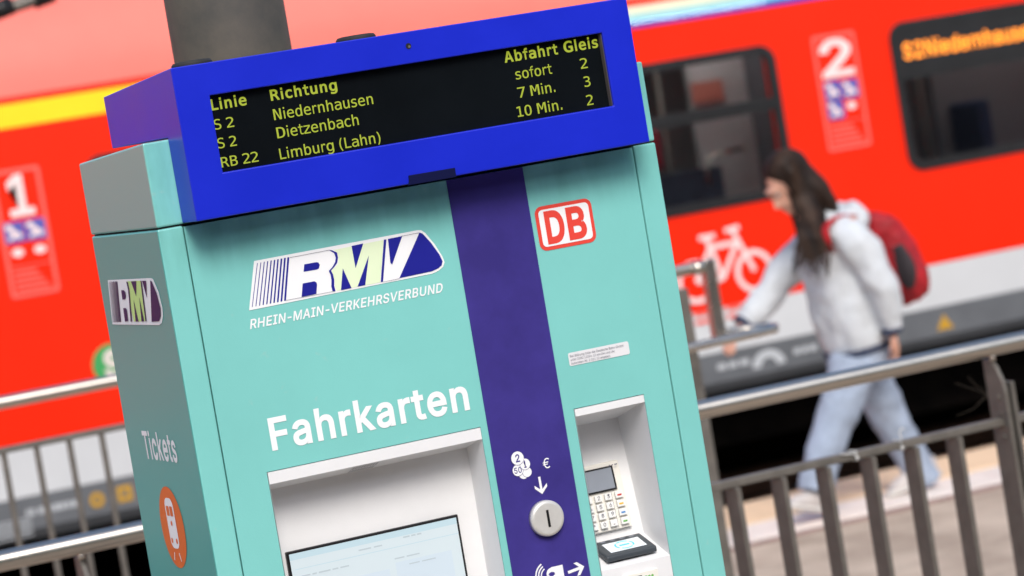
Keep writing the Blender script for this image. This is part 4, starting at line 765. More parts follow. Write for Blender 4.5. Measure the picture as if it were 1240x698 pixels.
# pin pad: slanting plate with display and keys
def slant(z): return .080+(z-1.17)/(zk2-1.17)*(.118-.080)-.004
yb = .088
PG = front(.085)
tr_ = PG(*zq(425, 291)); br_ = PG(*zq(487, 520))
ptop, pbot = 1.360, 1.2445; pr_ = .7775; pl_ = pr_-.088
ya = lambda z: slant(z)
def hexslab(x0, x1, z0, z1, th, off=0):
    return [(x0, ya(z0)-th-off, z0), (x1, ya(z0)-th-off, z0), (x1, ya(z0)-off, z0), (x0, ya(z0)-off, z0), (x0, ya(z1)-th-off, z1), (x1, ya(z1)-th-off, z1), (x1, ya(z1)-off, z1), (x0, ya(z1)-off, z1)]
b = MB(); b.hexa(hexslab(pl_, pr_, pbot, ptop, .009, -.004)); pad = b.build('pin_pad', CREAM, m, bevel=.0015)
ph = ptop-pbot; pw = pr_-pl_
def onpad(n, u0, u1, v0, v1, mm, th=.0025, par=None, bev=.0006):
    b = MB(); b.hexa(hexslab(pl_+u0*pw, pl_+u1*pw, pbot+v0*ph, pbot+v1*ph, th, .0078)); return b.build(n, mm, par or pad, bevel=bev)
onpad('pad_display_frame', .06, .84, .585, .945, BLACK, .0012); onpad('pad_display', .085, .80, .61, .92, LCD, .0018)
keys = [['1', '2', '3', 'r'], ['4', '5', '6', 'y'], ['7', '8', '9', 'b'], ['*', '0', '.', 'g']]
for r_ in range(4):
    for c_ in range(4):
        k = keys[r_][c_]; u0 = .09+c_*.215+(.02 if c_ == 3 else 0); v1 = .555-r_*.132; wk = .15 if c_ < 3 else .17
        ko = onpad('key', u0, u0+wk, v1-.098, v1, KEYM, .004)
        mmm = {'r': KR, 'y': KY, 'b': KB, 'g': KG}.get(k, INK)
        xk = pl_+u0*pw; zk_ = pbot+(v1-.098)*ph; yy = ya(zk_+.005)-.0078-.0046
        if k in 'rybg': shp = [[[(xk+.003, zk_+.0035), (xk+.003, zk_+.0065), (xk+.011, zk_+.0065), (xk+.011, zk_+.0035)][::-1]]]
        else: shp = text_shapes(k, xk+.0045, xk+.0045+(.0035 if k in '1.*' else .0048), zk_+.003, .0068, bold=10)
        fo = flat('key_mark', shp, mmm, pad, 'front', yy)
onpad('pad_divider', .685, .692, .03, .56, INK, .0008); 
smudge('pad_print', pr_-.022, pr_-.006, ptop-.0068, .0022, INK, pad, (1, 1, 1.6), ya(ptop)-.0125)
# contactless reader lying on the shelf
def P3(u, v, y): a = at(u, v, 1, y); return Vector(a)
fl_, fr_, br2, bl2 = Vector((.687, .010, 1.213)), Vector((.783, .010, 1.213)), Vector((.7825, .070, 1.2325)), Vector((.6875, .070, 1.2325))
hb = .011
b = MB(); b.hexa([fl_-Vector((0, 0, hb)), fr_-Vector((0, 0, hb)), br2-Vector((0, -.002, hb)), bl2-Vector((0, -.002, hb)), fl_, fr_, br2, bl2]); rdr = b.build('contactless_reader', READ, m, bevel=.003)
def onr(s, t, h=.0008): return fl_+(fr_-fl_)*s+(bl2-fl_)*t+Vector((0, -.3, 1)).normalized()*h
b = MB(); b.add([onr(.14, .16), onr(.86, .16), onr(.86, .74), onr(.14, .74)], [(0, 1, 2, 3)]); b.build('reader_screen', mat('white lit panel', (.7, .75, .78), .2, emis=(.8, .9, 1), es=.22), rdr)
b = MB(); n_ = 28
def rp(th, r, h): return onr(.50+r*math.cos(th), .45+r*1.25*math.sin(th), h)
for k in range(n_):
    if k % 7 == 3: continue
    t0, t1 = 2*math.pi*k/n_, 2*math.pi*(k+1)/n_; b.add([rp(t0, .155, .0014), rp(t0, .19, .0014), rp(t1, .19, .0014), rp(t1, .155, .0014)], [(0, 1, 2, 3)])
b.add([onr(.40, .41, .0014), onr(.60, .41, .0014), onr(.60, .49, .0014), onr(.40, .49, .0014)], [(0, 1, 2, 3)])
b.build('reader_ring_mark', CYAN, rdr)
b = MB()
for k in range(4): b.add([onr(.16+.19*k, .84), onr(.26+.19*k, .84), onr(.26+.19*k, .90), onr(.16+.19*k, .90)], [(0, 1, 2, 3)])
b.build('reader_lights', LCD, rdr)
# card slot plate below the shelf
cs0 = front(-.001)(*zq(440, 697)); cs1 = front(-.001)(*zq(574, 668)); czt = (cs0[1]+cs1[1])/2
b = MB(); b.box(.705, .770, -.006, -.0012, czt-.10, czt); cp_ = b.build('card_slot_plate', CREAM, m, bevel=.0015)
b = MB(); b.box(.710, .738, -.0068, -.0055, czt-.03, czt-.006); b.build('card_slot', BLACK, cp_)
flat('card_sign', [[circ((.746+.006*k, czt-.0105), .0024, 12)] for k in range(3)], KG, cp_, 'front', -.0064)
flat('card_sign', [[[(.742, czt-.026), (.742, czt-.017), (.766, czt-.017), (.766, czt-.026)][::-1]]], INK, cp_, 'front', -.0064)
# coin slot
cc = front(0)(660, 627.5); r_c = .0305
b = MB(); b.tube([(cc[0], -.001, cc[1]), (cc[0], -.010, cc[1]), (cc[0], -.013, cc[1]), (cc[0], -.014, cc[1])], [r_c, r_c, r_c-.002, r_c-.006], 56); co = b.build('coin_slot', COIN, m, smooth=False)
for p in co.data.polygons: p.use_smooth = len(p.vertices) == 4
b = MB(); b.box(cc[0]-.0022, cc[0]+.0022, -.0146, -.0138, cc[1]-.0145, cc[1]+.0145); b.build('slot_opening', BLACK, co)
# printed signs on the violet stripe
YP = -.0018; Fp = front(YP)
pv = lambda a, b_: Fp(*zq(a, b_)); k_ = 1/(2.933*660)
for (a, b_, r, t, bw_) in ((100, 334, 17, '', 0), (112, 328, 16, '', 0), (79, 322, 18.5, '50', 15), (104, 300, 18, '1', 25), (77, 279, 22, '2', 25)):
    c = pv(a, b_); R2_ = r*.00052
    i_ = {'50': 2, '1': 3, '2': 4}.get(t, 0 if a == 100 else 1); yy = YP-.0003*i_
    ci = flat('coin_sign', [[circ(c, R2_, 28)]], WHITEP, m, 'front', yy-.0001)
    flat('coin_rim', [[circ(c, R2_+.0006, 28), circ(c, R2_-.0001, 28)]], PURP, ci, 'front', yy-.00005)
    if t: 
        hw = {'50': .0068, '1': .0022, '2': .0038}[t]; hh = {'50': .0095, '1': .0115, '2': .0125}[t]
        flat('coin_number', text_shapes(t, c[0]-hw, c[0]+hw, c[1]-hh/2, hh, bold=bw_), PURP, ci, 'front', yy-.00025)
c = pv(180, 297); flat('euro_sign', text_shapes('€', c[0]-.0062, c[0]+.0062, c[1]-.0085, .017), WHITEP, m, 'front', YP)
def arrow_px(n, tail, head, wing, wd):
    a, b_ = Vector(pv(*tail)), Vector(pv(*head)); d = (b_-a).normalized(); nn = Vector((-d.y, d.x))
    tip = b_; w1 = tip-d*wing+nn*wing; w2 = tip-d*wing-nn*wing
    ar = flat(n, [[stroke([a, tip-d*wd*.7], wd)]], WHITEP, m, 'front', YP)
    flat('arrow_head', [[[tuple(w1+d*wd*.1), tuple(tip), tuple(w2+d*wd*.1), tuple(w2+nn*0-d*wd*1.2), tuple(tip-d*wd*1.5), tuple(w1-d*wd*1.2)]]], WHITEP, ar, 'front', YP-.0002)
arrow_px('down_arrow', (155, 345), (166, 406), .0115, .0042)
arrow_px('right_arrow', (258, 685), (315, 663), .0115, .005)
# banknote / ticket sign at the bottom of the stripe
c = pv(192, 690); sg = []
for k, (r, t) in enumerate(((.0135, .0022), (.0185, .0024), (.0235, .0026))):
    o_ = [(c[0]-.002+r*math.cos(a), c[1]-.002+r*math.sin(a)) for a in [math.radians(115+i*13) for i in range(12)]]
    sg.append([stroke(o_, t)])
flat('contactless_waves', sg, WHITEP, m, 'front', YP)
flat('card_head_sign', [[circ((c[0]+.004, c[1]-.0), .0095, 24)]], WHITEP, m, 'front', YP-.0001)
flat('card_sign', [[[(c[0]+.004, c[1]+.0105), (c[0]+.026, c[1]+.0105), (c[0]+.026, c[1]-.03), (c[0]+.004, c[1]-.03)]]], WHITEP, m, 'front', YP-.0003)
flat('card_head_gap', [[circ((c[0]+.004, c[1]-.001), .0058, 18, .0035)]], PURP, m, 'front', YP-.0005)
flat('waves_bar', [[[(c[0]-.008, c[1]-.006), (c[0]+.012, c[1]-.006), (c[0]+.012, c[1]-.0095), (c[0]-.008, c[1]-.0095)]]], WHITEP, m, 'front', YP-.0006)
# --- big logo on the front
YL = -.0008; FLg = front(0); z7 = Z(290, 260, 3.675)
def P7(*pts): return [FLg(*z7(*q)) for q in pts]
lg = flat('transit_logo', [[P7((64, 207), (792, 70), (808, 70), (826, 82), (868, 132), (903, 188), (912, 212), (906, 232), (886, 250), (858, 263), (42, 427))]], WHITEP, m, 'front', YL)
sh = []
for k in range(10):
    f = k/9; xt = 77+f*135; wt = 3.0+f*5.5; yt = 217-f*26; xb = 54+f*143; yb_ = 412-f*28
    sh.append([P7((xt, yt), (xt+wt, yt-1), (xb+wt, yb_-1), (xb, yb_))])
flat('logo_stripes', sh, NAVY, lg, 'front', YL-.0006)
flat('logo_counters', [[P7((287, 222), (340, 212), (350, 214), (356, 224), (352, 240), (342, 245), (284, 255))], [P7((280, 307), (332, 297), (341, 302), (344, 312), (341, 353), (275, 367))]], NAVY, lg, 'front', YL-.0006)
flat('logo_green', [[P7((418, 158), (640, 113), (625, 302), (432, 340), (424, 318), (422, 290), (412, 262), (408, 250), (438, 222), (440, 190), (432, 168))]], MINT, lg, 'front', YL-.0005)
flat('logo_shadow', [[P7((396, 157), (412, 160), (432, 170), (437, 192), (433, 215), (418, 236), (405, 249), (414, 265), (420, 290), (420, 318), (426, 341), (413, 341), (407, 320), (408, 292), (404, 268), (396, 251), (412, 234), (424, 212), (427, 192), (420, 172))],
    [P7((497, 140), (549, 129), (515, 239))], [P7((458, 240), (497, 327), (450, 337))], [P7((574, 182), (558, 314), (524, 321))],
    [P7((641, 112), (652, 110), (637, 299), (627, 301))], [P7((659, 109), (722, 96), (678, 222), (670, 215))]], NAVY, lg, 'front', YL-.0009)
flat('logo_nose', [[P7((799, 81), (812, 84), (850, 125), (888, 178), (902, 208), (898, 226), (882, 240), (856, 252), (710, 283))]], NAVY, lg, 'front', YL-.0009)
flat('logo_edge', [[P7((222, 191), (400, 157), (400, 158.6), (222, 192.6))], [P7((206, 381), (424, 340), (424, 341.6), (206, 382.6))], [P7((637, 299.5), (712, 284), (712, 285.5), (637, 301))], [P7((718, 96), (800, 80), (800, 81.6), (718, 97.6))]], INK, lg, 'front', YL-.001)
flat('logo_caption', text_px('RHEIN-MAIN-VERKEHRSVERBUND', z7(47, 510), z7(902, 344), 10.8, FLg, bold=24, slant=.27, track=10), WHITEP, m, 'front', YL)
flat('lettering', text_px('Fahrkarten', (329.6, 544.8), (569, 494.9), 36.3, FLg, bold=30, track=0), WHITEP, m, 'front', YL)
# --- DB sign
zd = Z(600, 220, 2.908)
q = [FLg(*zd(*p)) for p in ((133, 92), (333, 57), (357, 210), (160, 248))]
x0, x1 = (q[0][0]+q[3][0])/2, (q[1][0]+q[2][0])/2; z1, z0 = (q[0][1]+q[1][1])/2, (q[2][1]+q[3][1])/2
dbs = flat('rail_sign', [[rrect(x0, x1, z0, z1, .013)]], DBRED, m, 'front', YL)
t_ = .0062; flat('sign_field', [[rrect(x0+t_, x1-t_, z0+t_, z1-t_, .0075)]], WHITEP, dbs, 'front', YL-.0005)
xm = (x0+x1)/2
flat('sign_letters', text_shapes('D', x0+.0155, xm-.003, z0+.0125, z1-z0-.025, bold=45)+text_shapes('B', xm+.003, x1-.0155, z0+.0125, z1-z0-.025, bold=42), DBRED, dbs, 'front', YL-.001)
# --- small label
q = [FLg(*zd(*p)) for p in ((253, 605), (466, 562), (473, 606), (262, 652))]
x0, x1 = (q[0][0]+q[3][0])/2, (q[1][0]+q[2][0])/2; z1, z0 = (q[0][1]+q[1][1])/2, (q[2][1]+q[3][1])/2
lb = flat('info_label', [[rrect(x0, x1, z0, z1, .0035)]], LBL, m, 'front', YL)
for k, (t, a) in enumerate((('Bei Störung bitte die Deutsche Bahn GmbH', .95), ('unter 0180 12004 12 anrufen und die', .78), ('Automaten-Nr. 2 022 10 angeben.', .70))):
    flat('label_print', text_shapes(t.replace('H', 'H'), x0+.003, x0+.003+(x1-x0-.008)*a, z1-.0078-.0062*k, .0040), INK, lb, 'front', YL-.0006)
# --- side face
YS = -.0008; SD = side(0)
def P5(*pts): return [SD(*z5(*q)) for q in pts]
ls = flat('side_logo', [[P5((366, 445), (512, 438), (519, 441), (538, 485), (551, 538), (553, 566), (549, 590), (540, 597), (382, 595))]], WHITEP, m, 'side', YS)
NV = NAVYD
sh = []
for k in range(9):
    f = k/8; xt = 371+f*26; xb = 385+f*25; wt = .8+f*1.6; sh.append([P5((xt, 450-f), (xt+wt, 450-f), (xb+wt, 587-f), (xb, 588-f))])
flat('logo_stripes', sh, NV, ls, 'side', YS-.0006)
flat('logo_green', [[P5((433, 449), (478, 447), (497, 584), (455, 585), (441, 520))]], MINTD, ls, 'side', YS-.0005)
flat('logo_shadow', [[P5((413, 479), (422, 479), (427, 486), (429, 500), (426, 510), (417, 510))], [P5((420, 540), (428, 539), (432, 545), (437, 584), (426, 585))],
    [P5((430, 449), (436, 452), (441, 475), (444, 510), (450, 585), (445, 585), (440, 515), (436, 475))], [P5((446, 449), (464, 448), (464, 500))], [P5((455, 510), (472, 585), (462, 585))], [P5((474, 500), (491, 584), (482, 584))],
    [P5((478, 447), (482, 447), (499, 584), (495, 584))], [P5((484, 447), (497, 447), (500, 505))]], NV, ls, 'side', YS-.0009)
flat('logo_nose', [[P5((511, 446), (516, 449), (533, 490), (546, 540), (547, 566), (541, 584), (516, 586))]], NV, ls, 'side', YS-.0009)
zt6 = Z(0, 430, 2.603)
flat('side_lettering', text_px('Tickets', zt6(461, 322), zt6(563, 338), 32.5, SD, bold=26), WHITEP, m, 'side', YS)
c = SD(*zt6(548, 543)); el = SD(*zt6(588, 543)); rx = abs(el[0]-c[0])*.98; tz = SD(*zt6(533, 416))[1]; bz_ = SD(*zt6(566, 671))[1]; rz = (tz-bz_)/2; cz_ = (tz+bz_)/2
rx = rz*.92
cy_ = (SD(*zt6(508, 500))[0]+SD(*zt6(587, 600))[0])/2
em = flat('train_emblem', [[circ((cy_, cz_), rx, 56, rz)]], ORANGE, m, 'side', YS)
a = rx; h = rz
flat('emblem_train', [[rrect(cy_-.36*a, cy_+.36*a, cz_-.52*h, cz_+.72*h, .25*a)], ], WHITEP, em, 'side', YS-.0005)
for sh_e in ([rrect(cy_-.26*a, cy_-.03*a, cz_+.28*h, cz_+.52*h, .03*a)], [rrect(cy_+.03*a, cy_+.26*a, cz_+.28*h, cz_+.52*h, .03*a)]): flat('emblem_window', [sh_e], ORANGE, em, 'side', YS-.001)
for sh_e in (circ((cy_-.2*a, cz_-.33*h), .075*a, 14), circ((cy_+.2*a, cz_-.33*h), .075*a, 14), circ((cy_, cz_+.1*h), .07*a, 12)): flat('emblem_lamp', [[sh_e]], ORANGE, em, 'side', YS-.001)
flat('emblem_rails', [[stroke([(cy_-.2*a, cz_-.62*h), (cy_-.3*a, cz_-.82*h)], .05*a)], [stroke([(cy_+.2*a, cz_-.62*h), (cy_+.3*a, cz_-.82*h)], .05*a)]], WHITEP, em, 'side', YS-.0005)

# ================================================================== DEPARTURE DISPLAY
BX0, BX1, BZ0, BZ1, PR = .0429, .852, ZS+.0026, ZS+.2476, .0773
dp = thing('departure_display', 'blue departure display listing three trains, fixed on top of the ticket machine', 'display', ((BX0+BX1)/2, .1, BZ0))
bk = at(125, 118, 0, BX0); ybk = float(bk[1]); zbk = float(bk[2])
FF = front(-PR)
q = [FF(*p) for p in ((254.5, 116.5), (729.5, 39), (743, 128), (270, 209.5))]
ox0, ox1 = (q[0][0]+q[3][0])/2, (q[1][0]+q[2][0])/2; oz1, oz0 = (q[0][1]+q[1][1])/2, (q[2][1]+q[3][1])/2
b = MB(); T = .024; y0 = -PR
def fr(xa_, xb_, za_, zb_): b.box(xa_, xb_, y0, y0+T, za_, zb_)
# front frame as one ring
o4 = [(BX0, BZ0), (BX1, BZ0), (BX1, BZ1), (BX0, BZ1)]; i4 = [(ox0, oz0), (ox1, oz0), (ox1, oz1), (ox0, oz1)]
V = [(a, y0, c) for a, c in o4]+[(a, y0, c) for a, c in i4]+[(a, y0+T, c) for a, c in i4]
yb_ = ybk
V += [(BX0, yb_, BZ0+.135), (BX1, yb_, BZ0+.135), (BX1, yb_, zbk), (BX0, yb_, zbk)]
# housing behind front: above the cap it runs back, below it ends at the cap's front plane
V += [(BX0, -.001, BZ0), (BX1, -.001, BZ0), (BX1, -.001, zt+.002), (BX0, -.001, zt+.002), (BX1, yb_, zt+.002), (BX0, yb_, zt+.002)]
F_ = [(i, (i+1) % 4, (i+1) % 4+4, i+4) for i in range(4)]+[(i+4, (i+1) % 4+4, (i+1) % 4+8, i+8) for i in range(4)]
F_ += [(3, 2, 14, 15), (0, 16, 17, 1), (1, 17, 18, 20, 14, 2), (0, 3, 15, 21, 19, 16), (15, 14, 20, 21), (19, 21, 20, 18), (16, 19, 18, 17)]
b.add(V, F_); hs = b.build('housing', BLUE, dp, bevel=.0018)
me = hs.data; bm = bmesh.new(); bm.from_mesh(me); bmesh.ops.delete(bm, geom=[v for v in bm.verts if not v.link_faces], context='VERTS'); bmesh.ops.recalc_face_normals(bm, faces=bm.faces); bm.to_mesh(me); bm.free()
b = MB(); b.box(ox0-.004, ox1+.004, y0+.0155, y0+T+.004, oz0-.004, oz1+.004); led = b.build('led_panel', LEDB, dp)
b = MB(); b.box(ox1-.0014, ox1-.0004, y0+.004, y0+.0153, oz0+.0005, oz1-.0005); b.build('panel_trim', mat('bronze trim', (.10, .085, .07), .6), dp)
YT = y0+.0150; GT = front(YT)
z2 = Z(200, 0, 4.13); z3 = Z(480, 0, 3.875); z1_ = Z(0, 0, 3.1)
for s_, p0, p1, cap, bd in (
    ('Linie', z2(233, 552), z2(410, 524), 12.6, 28), ('Richtung', z2(530, 504), z2(862, 450), 12.4, 28), ('Abfahrt', z3(509, 294), z3(759, 254), 12.4, 28), ('Gleis', z3(788, 247), z3(948, 222), 12.6, 28),
    ('S 2', z1_(806, 488), z1_(880, 476), 12.2, 4), ('Niedernhausen', z2(546, 601), z2(1042, 521), 13.0, 4), ('sofort', z3(562, 374), z3(732, 346), 12.4, 4), ('2', z3(867, 324), z3(899, 319), 12.2, 4),
    ('S 2', z1_(820, 558), z1_(890, 547), 12.2, 4), ('Dietzenbach', z2(562, 692), z2(970, 626), 13.0, 4), ('7 Min.', z3(573, 460), z3(747, 432), 12.4, 4), ('3', z3(884, 409), z3(913, 404), 12.2, 4),
    ('RB 22', z1_(833, 629), z1_(972, 607), 12.2, 4), ('Limburg (Lahn)', (339.5, 192.5), (461.5, 173.2), 12.8, 4), ('10 Min.', z3(570, 549), z3(780, 516), 12.4, 4), ('2', z3(896, 496), z3(926, 491), 12.2, 4)):
    flat('led_text', text_px(s_, p0, p1, cap, GT, font='sans', bold=bd, track=(20 if bd > 9 else 0)), LEDT, led, 'front', YT)
# screw hole in the frame
c = FF(494.5, 56); b = MB(); b.tube([(c[0], y0-.0008, c[1]), (c[0], y0-.0002, c[1])], .0048, 20); sh_ = b.build('screw', DKGAP, dp)
b = MB(); b.tube([(c[0]+.001, y0-.0014, c[1]-.001), (c[0]+.001, y0-.0009, c[1]-.001)], .0022, 10); b.build('screw_head', DSTEEL, sh_)
# catch on the lower edge
c0 = FF(493, 222); c1 = FF(550, 207)
b = MB(); zc0 = BZ0+.001; b.prism([(c0[0], zc0-.003), (c1[0]+.001, zc0-.003), (c1[0]+.001, zc0+.0125), (c0[0]+.004, zc0+.013), (c0[0]+.003, zc0+.003)], y0-.0035, y0+.0)
b.build('catch', mat('navy catch', (.004, .006, .045), .7, spec=.1), dp, bevel=.001)
# rubber caps on the roof
def roofz(y): return BZ1+(zbk-BZ1)*(y-y0)/(yb_-y0)
for u, yy in ((229, -.028), (433, -.028)):
    x = float(at(u, 60, 1, yy)[0]); z_ = roofz(yy)
    b = MB(); b.tube([(x, yy, z_-.004), (x, yy, z_+.006), (x, yy, z_+.0095), (x, yy, z_+.0105)], [.033, .033, .030, .024], 40); b.build('roof_cap', RUBB, dp, smooth=False, label=None)
for x in (.10, .38):
    pass

# ================================================================== RAILINGS
def railing(name, label, y, xr, zt_, rt, zs_, bars, barw, bard, posts, zbot, tubem, loc):
    t = thing(name, label, 'railing', loc)
    b = MB(); b.tube([(xr[0], y, zt_), (xr[1], y, zt_)], rt, 28); b.build('handrail', tubem, t, smooth=True)
    b = MB(); b.box(xr[0], xr[1], y-.016, y+.016, zs_-.011, zs_+.011); b.build('top_bar', DSTEEL, t, bevel=.003)
    b = MB(); b.box(xr[0], xr[1], y-.016, y+.016, zbot-.02, zbot); b.build('bottom_bar', DSTEEL, t, bevel=.003)
    f = None
    for x in bars:
        if f is None:
            b = MB(); b.box(-barw/2, barw/2, y-bard/2-t.location.y, y+bard/2-t.location.y, zbot-t.location.z, zs_-.0115-t.location.z)
            me = bpy.data.meshes.new('baluster'); me.from_pydata(b.v, [], b.f); me.materials.append(DSTEEL); o = bpy.data.objects.new('baluster', me); COL.objects.link(o); o.parent = t
            md = o.modifiers.new('edge', 'BEVEL'); md.width = .002; md.segments = 2; f = o
        else: o = f.copy(); COL.objects.link(o); o.parent = t
        o.location = (x-t.location.x, 0, 0)
        o.rotation_euler.y = random.uniform(-.003, .003)
    return t
NY = 2.5
t = railing('railing', 'near steel railing with round polished handrail running behind the ticket machine', NY, (-4.0, 6.0), 1.128, .0245, .922, [x for x in [2.201+.1365*k for k in range(-8, 26)] if not (3.0 < x < 3.10)],   .014, .072, None, .10, RAIL, (1.0, NY, 0))
pxs = 3.045
for i, px_ in enumerate((pxs, pxs-2.6, pxs+2.6, pxs-5.2)):
    b = MB(); x0, x1 = px_-.006, px_+.006
    # flat post with a sloping rounded head
    pf = [(NY-.044, .0), (NY+.044, .0), (NY+.044, 1.095), (NY+.01, 1.095), (NY-.015, 1.075), (NY-.038, 1.035), (NY-.044, 1.005)]
    n = len(pf); b.add([(x0, a, c) for a, c in pf]+[(x1, a, c) for a, c in pf], [tuple(range(n)), tuple(range(2*n-1, n-1, -1))]+[(k, (k+1) % n, (k+1) % n+n, k+n) for k in range(n)])
    pst = b.build('post', DSTEEL, t, bevel=.002)
    b = MB(); b.box(px_+.014, px_+.026, NY-.050, NY+.03, .70, 1.03); b.box(px_+.0065, px_+.0135, NY-.02, NY+.02, .7, 1.0); b.build('bracket_plate', DSTEEL, pst, bevel=.002)
    b = MB(); b.tube([(px_, NY, 1.09), (px_, NY, 1.108)], .008, 12); b.build('handrail_stub', STEEL, pst, smooth=True)
    for zz_ in (.99, .945, .88):
        b = MB(); b.tube([(px_-.011, NY-.012, zz_), (px_-.0062, NY-.012, zz_)], .007, 6); b.build('bolt', DSTEEL, pst)
    b = MB(); b.box(px_-.05, px_+.05, NY-.06, NY+.06, 0, .012); b.build('foot_plate', DSTEEL, pst, bevel=.002)
# nylon ties round the top bar
def tie(u, v, tail, label):
    p = at(u, v, 1, NY); x = float(p[0]); b = MB(); z_ = .922
    b.tube([(x, NY-.0175, z_-.0125), (x+.001, NY-.0175, z_+.0125), (x, NY+.0175, z_+.0125), (x, NY+.0175, z_-.0125), (x, NY-.0175, z_-.0125)], .0022, 6)
    b.box(x-.004, x+.004, NY-.024, NY-.018, z_-.012, z_-.002)
    b.tube([Vector((x, NY-.02, z_))+Vector(q) for q in tail], [.002]*(len(tail)-1)+[.0012], 6)
    tag(resize_origin(b.build('cable_tie', ZIP, smooth=True)), label, 'cable tie', 'cable ties on the railing')
tie(1086, 532, [(0, 0, 0), (.0, -.004, .02), (-.004, -.006, .036), (.004, -.006, .046), (.014, -.004, .042)], 'white cable tie standing upright in a hook on the railing bar')
tie(1032, 547, [(0, 0, .0), (-.012, -.004, .008), (-.03, -.004, .01), (-.05, -.002, .014)], 'white cable tie with its tail lying flat along the railing bar')
# dry cobweb-like twig caught by the post
rw = random.Random(3); b = MB()
p0 = Vector(at(1196, 478, 1, NY-.02))
for (du, dv) in ((-24, -22), (-40, -14), (-38, 26)):
    p1 = Vector(at(1196+du, 478+dv, 1, NY-.03)); mid = (p0+p1)/2+Vector((rw.uniform(-.01, .01), 0, rw.uniform(-.012, .012)))
    b.tube([p0, mid, p1], [.0006, .0004, .0003], 5)
tag(resize_origin(b.build('dry_twig', mat('dry twig', (.10, .08, .06), .9), smooth=True)), 'thin dry twig caught beside the railing post under the handrail', 'twig')

# far railing round the stairs
FY = 5.0
t = thing('railing', 'far steel railing with thin round bars in front of the white train band, left', 'railing', (.5, FY, 0), None)
b = MB(); b.tube([(-3, FY, 1.335), (1.4, FY, 1.325), (3.46, FY, 1.322)], .021, 20); b.build('handrail', RAIL, t, smooth=True)
b = MB(); b.box(-3, 3.36, FY-.014, FY+.014, 1.165, 1.185); b.build('top_bar', DSTEEL, t, bevel=.003)
f = None
for k in range(34):
    x = .927-.11*12+.109*k
    if f is None:
        b = MB(); b.tube([(0, FY-t.location.y, .1), (0, FY-t.location.y, 1.166)], .0105, 10); me = bpy.data.meshes.new('baluster'); me.from_pydata([tuple(q) for q in b.v], [], b.f); me.materials.append(DSTEEL); f = bpy.data.objects.new('baluster', me); COL.objects.link(f); o = f
    else: o = f.copy(); COL.objects.link(o)
    o.parent = t; o.location = (x-t.location.x, 0, 0)
    if x > 3.1: bpy.data.objects.remove(o); break
b = MB(); b.box(3.345, 3.405, FY-.02, FY+.02, 0, 1.26); b.build('post', DSTEEL, t, bevel=.004)
b = MB(); b.tube([(3.44, FY, 1.322), (3.49, FY, 1.322)], .024, 20); b.build('rail_corner', STEEL, t, smooth=True)
b = MB(); b.box(3.482, 3.526, FY-.022, FY+.022, 1.06, 1.345); b.build('hoop_leg', STEEL, t, bevel=.005)
b = MB(); b.tube([(3.50, FY-.0, 1.078), (3.60, FY-.03, 1.078), (3.655, FY-.075, 1.076), (3.665, FY-.12, 1.074), (3.64, FY-.165, 1.072), (3.55, FY-.175, 1.071), (3.3, FY-.175, 1.068), (2.6, FY-.175, 1.068)], .0165, 20); b.build('return_rail', STEEL, t, smooth=True)

# ================================================================== PERSON
PY = 7.1
pe = thing('person', 'young person with long dark hair walking left in pale hoodie and light jeans', 'person', (5.12, PY, 0))
def J(u, v, dy=0): p = at(u, v, 1, PY+dy); return Vector(p)
def chain(mb, pts, ra, rb=None, n=18, sub=5):
    """smooth tube through points with radii"""
    P = [Vector(p) for p in pts]; rb = rb or ra; o = []; A = []; B = []
    for i in range(len(P)-1):
        p0, p1, p2, p3 = P[max(i-1, 0)], P[i], P[i+1], P[min(i+2, len(P)-1)]
        for j in range(sub):
            t_ = j/sub; t2, t3 = t_*t_, t_**3
            o.append(.5*((2*p1)+(p2-p0)*t_+(2*p0-5*p1+4*p2-p3)*t2+(3*p1-p0-3*p2+p3)*t3))
            s_ = t_*t_*(3-2*t_); A.append(ra[i]*(1-s_)+ra[i+1]*s_); B.append(rb[i]*(1-s_)+rb[i+1]*s_)
    o.append(P[-1]); A.append(ra[-1]); B.append(rb[-1])
    return mb.tube(o, A, n, B)
# body: head, neck, arms and hands in one fused skin (the clothes cover the rest)
hc = J(952, 223)
Rh = Matrix.Rotation(math.radians(-36), 3, 'Y')
b = MB()
b.ell(hc+Vector((.015, 0, .012)), (.098, .077, .108), 22, 16, Rh)
b.ell(hc+Rh @ Vector((-.035, 0, -.055)), (.058, .054, .066), 18, 12, Rh)              # jaw and face
b.ell(hc+Rh @ Vector((-.062, 0, -.095)), (.025, .026, .022), 12, 8, Rh)               # chin
b.ell(hc+Rh @ Vector((-.098, 0, -.035)), (.020, .012, .016), 12, 8, Rh)               # nose tip
chain(b, [hc+Rh @ Vector((-.085, 0, .012)), hc+Rh @ Vector((-.100, 0, -.03))], [.008, .011], n=10)
b.ell(hc+Rh @ Vector((-.083, 0, -.066)), (.012, .024, .007), 12, 8, Rh); b.ell(hc+Rh @ Vector((-.080, 0, -.079)), (.012, .021, .007), 12, 8, Rh)  # lips
b.ell(hc+Rh @ Vector((-.076, 0, .03)), (.02, .05, .012), 12, 8, Rh)                   # brow
for s in (-1, 1): b.ell(hc+Rh @ Vector((.012, s*.072, -.01)), (.016, .008, .026), 10, 8, Rh)  # ears
neck0 = J(985, 268); chain(b, [hc+Rh @ Vector((.02, 0, -.07)), (hc+neck0)/2+Vector((.01, 0, 0)), neck0], [.048, .05, .062])
sh_n = J(1024, 268, -.17); el_n = J(1064, 342, -.24); wr_n = J(1080, 398, -.22); sh_f = J(1000, 275, .15); el_f = J(938, 345, .22); wr_f = J(898, 395, .22)
hip = J(1038, 415)
chain(b, [neck0, J(1010, 300), J(1025, 360), hip], [.06, .10, .095, .10], [.06, .13, .11, .13])
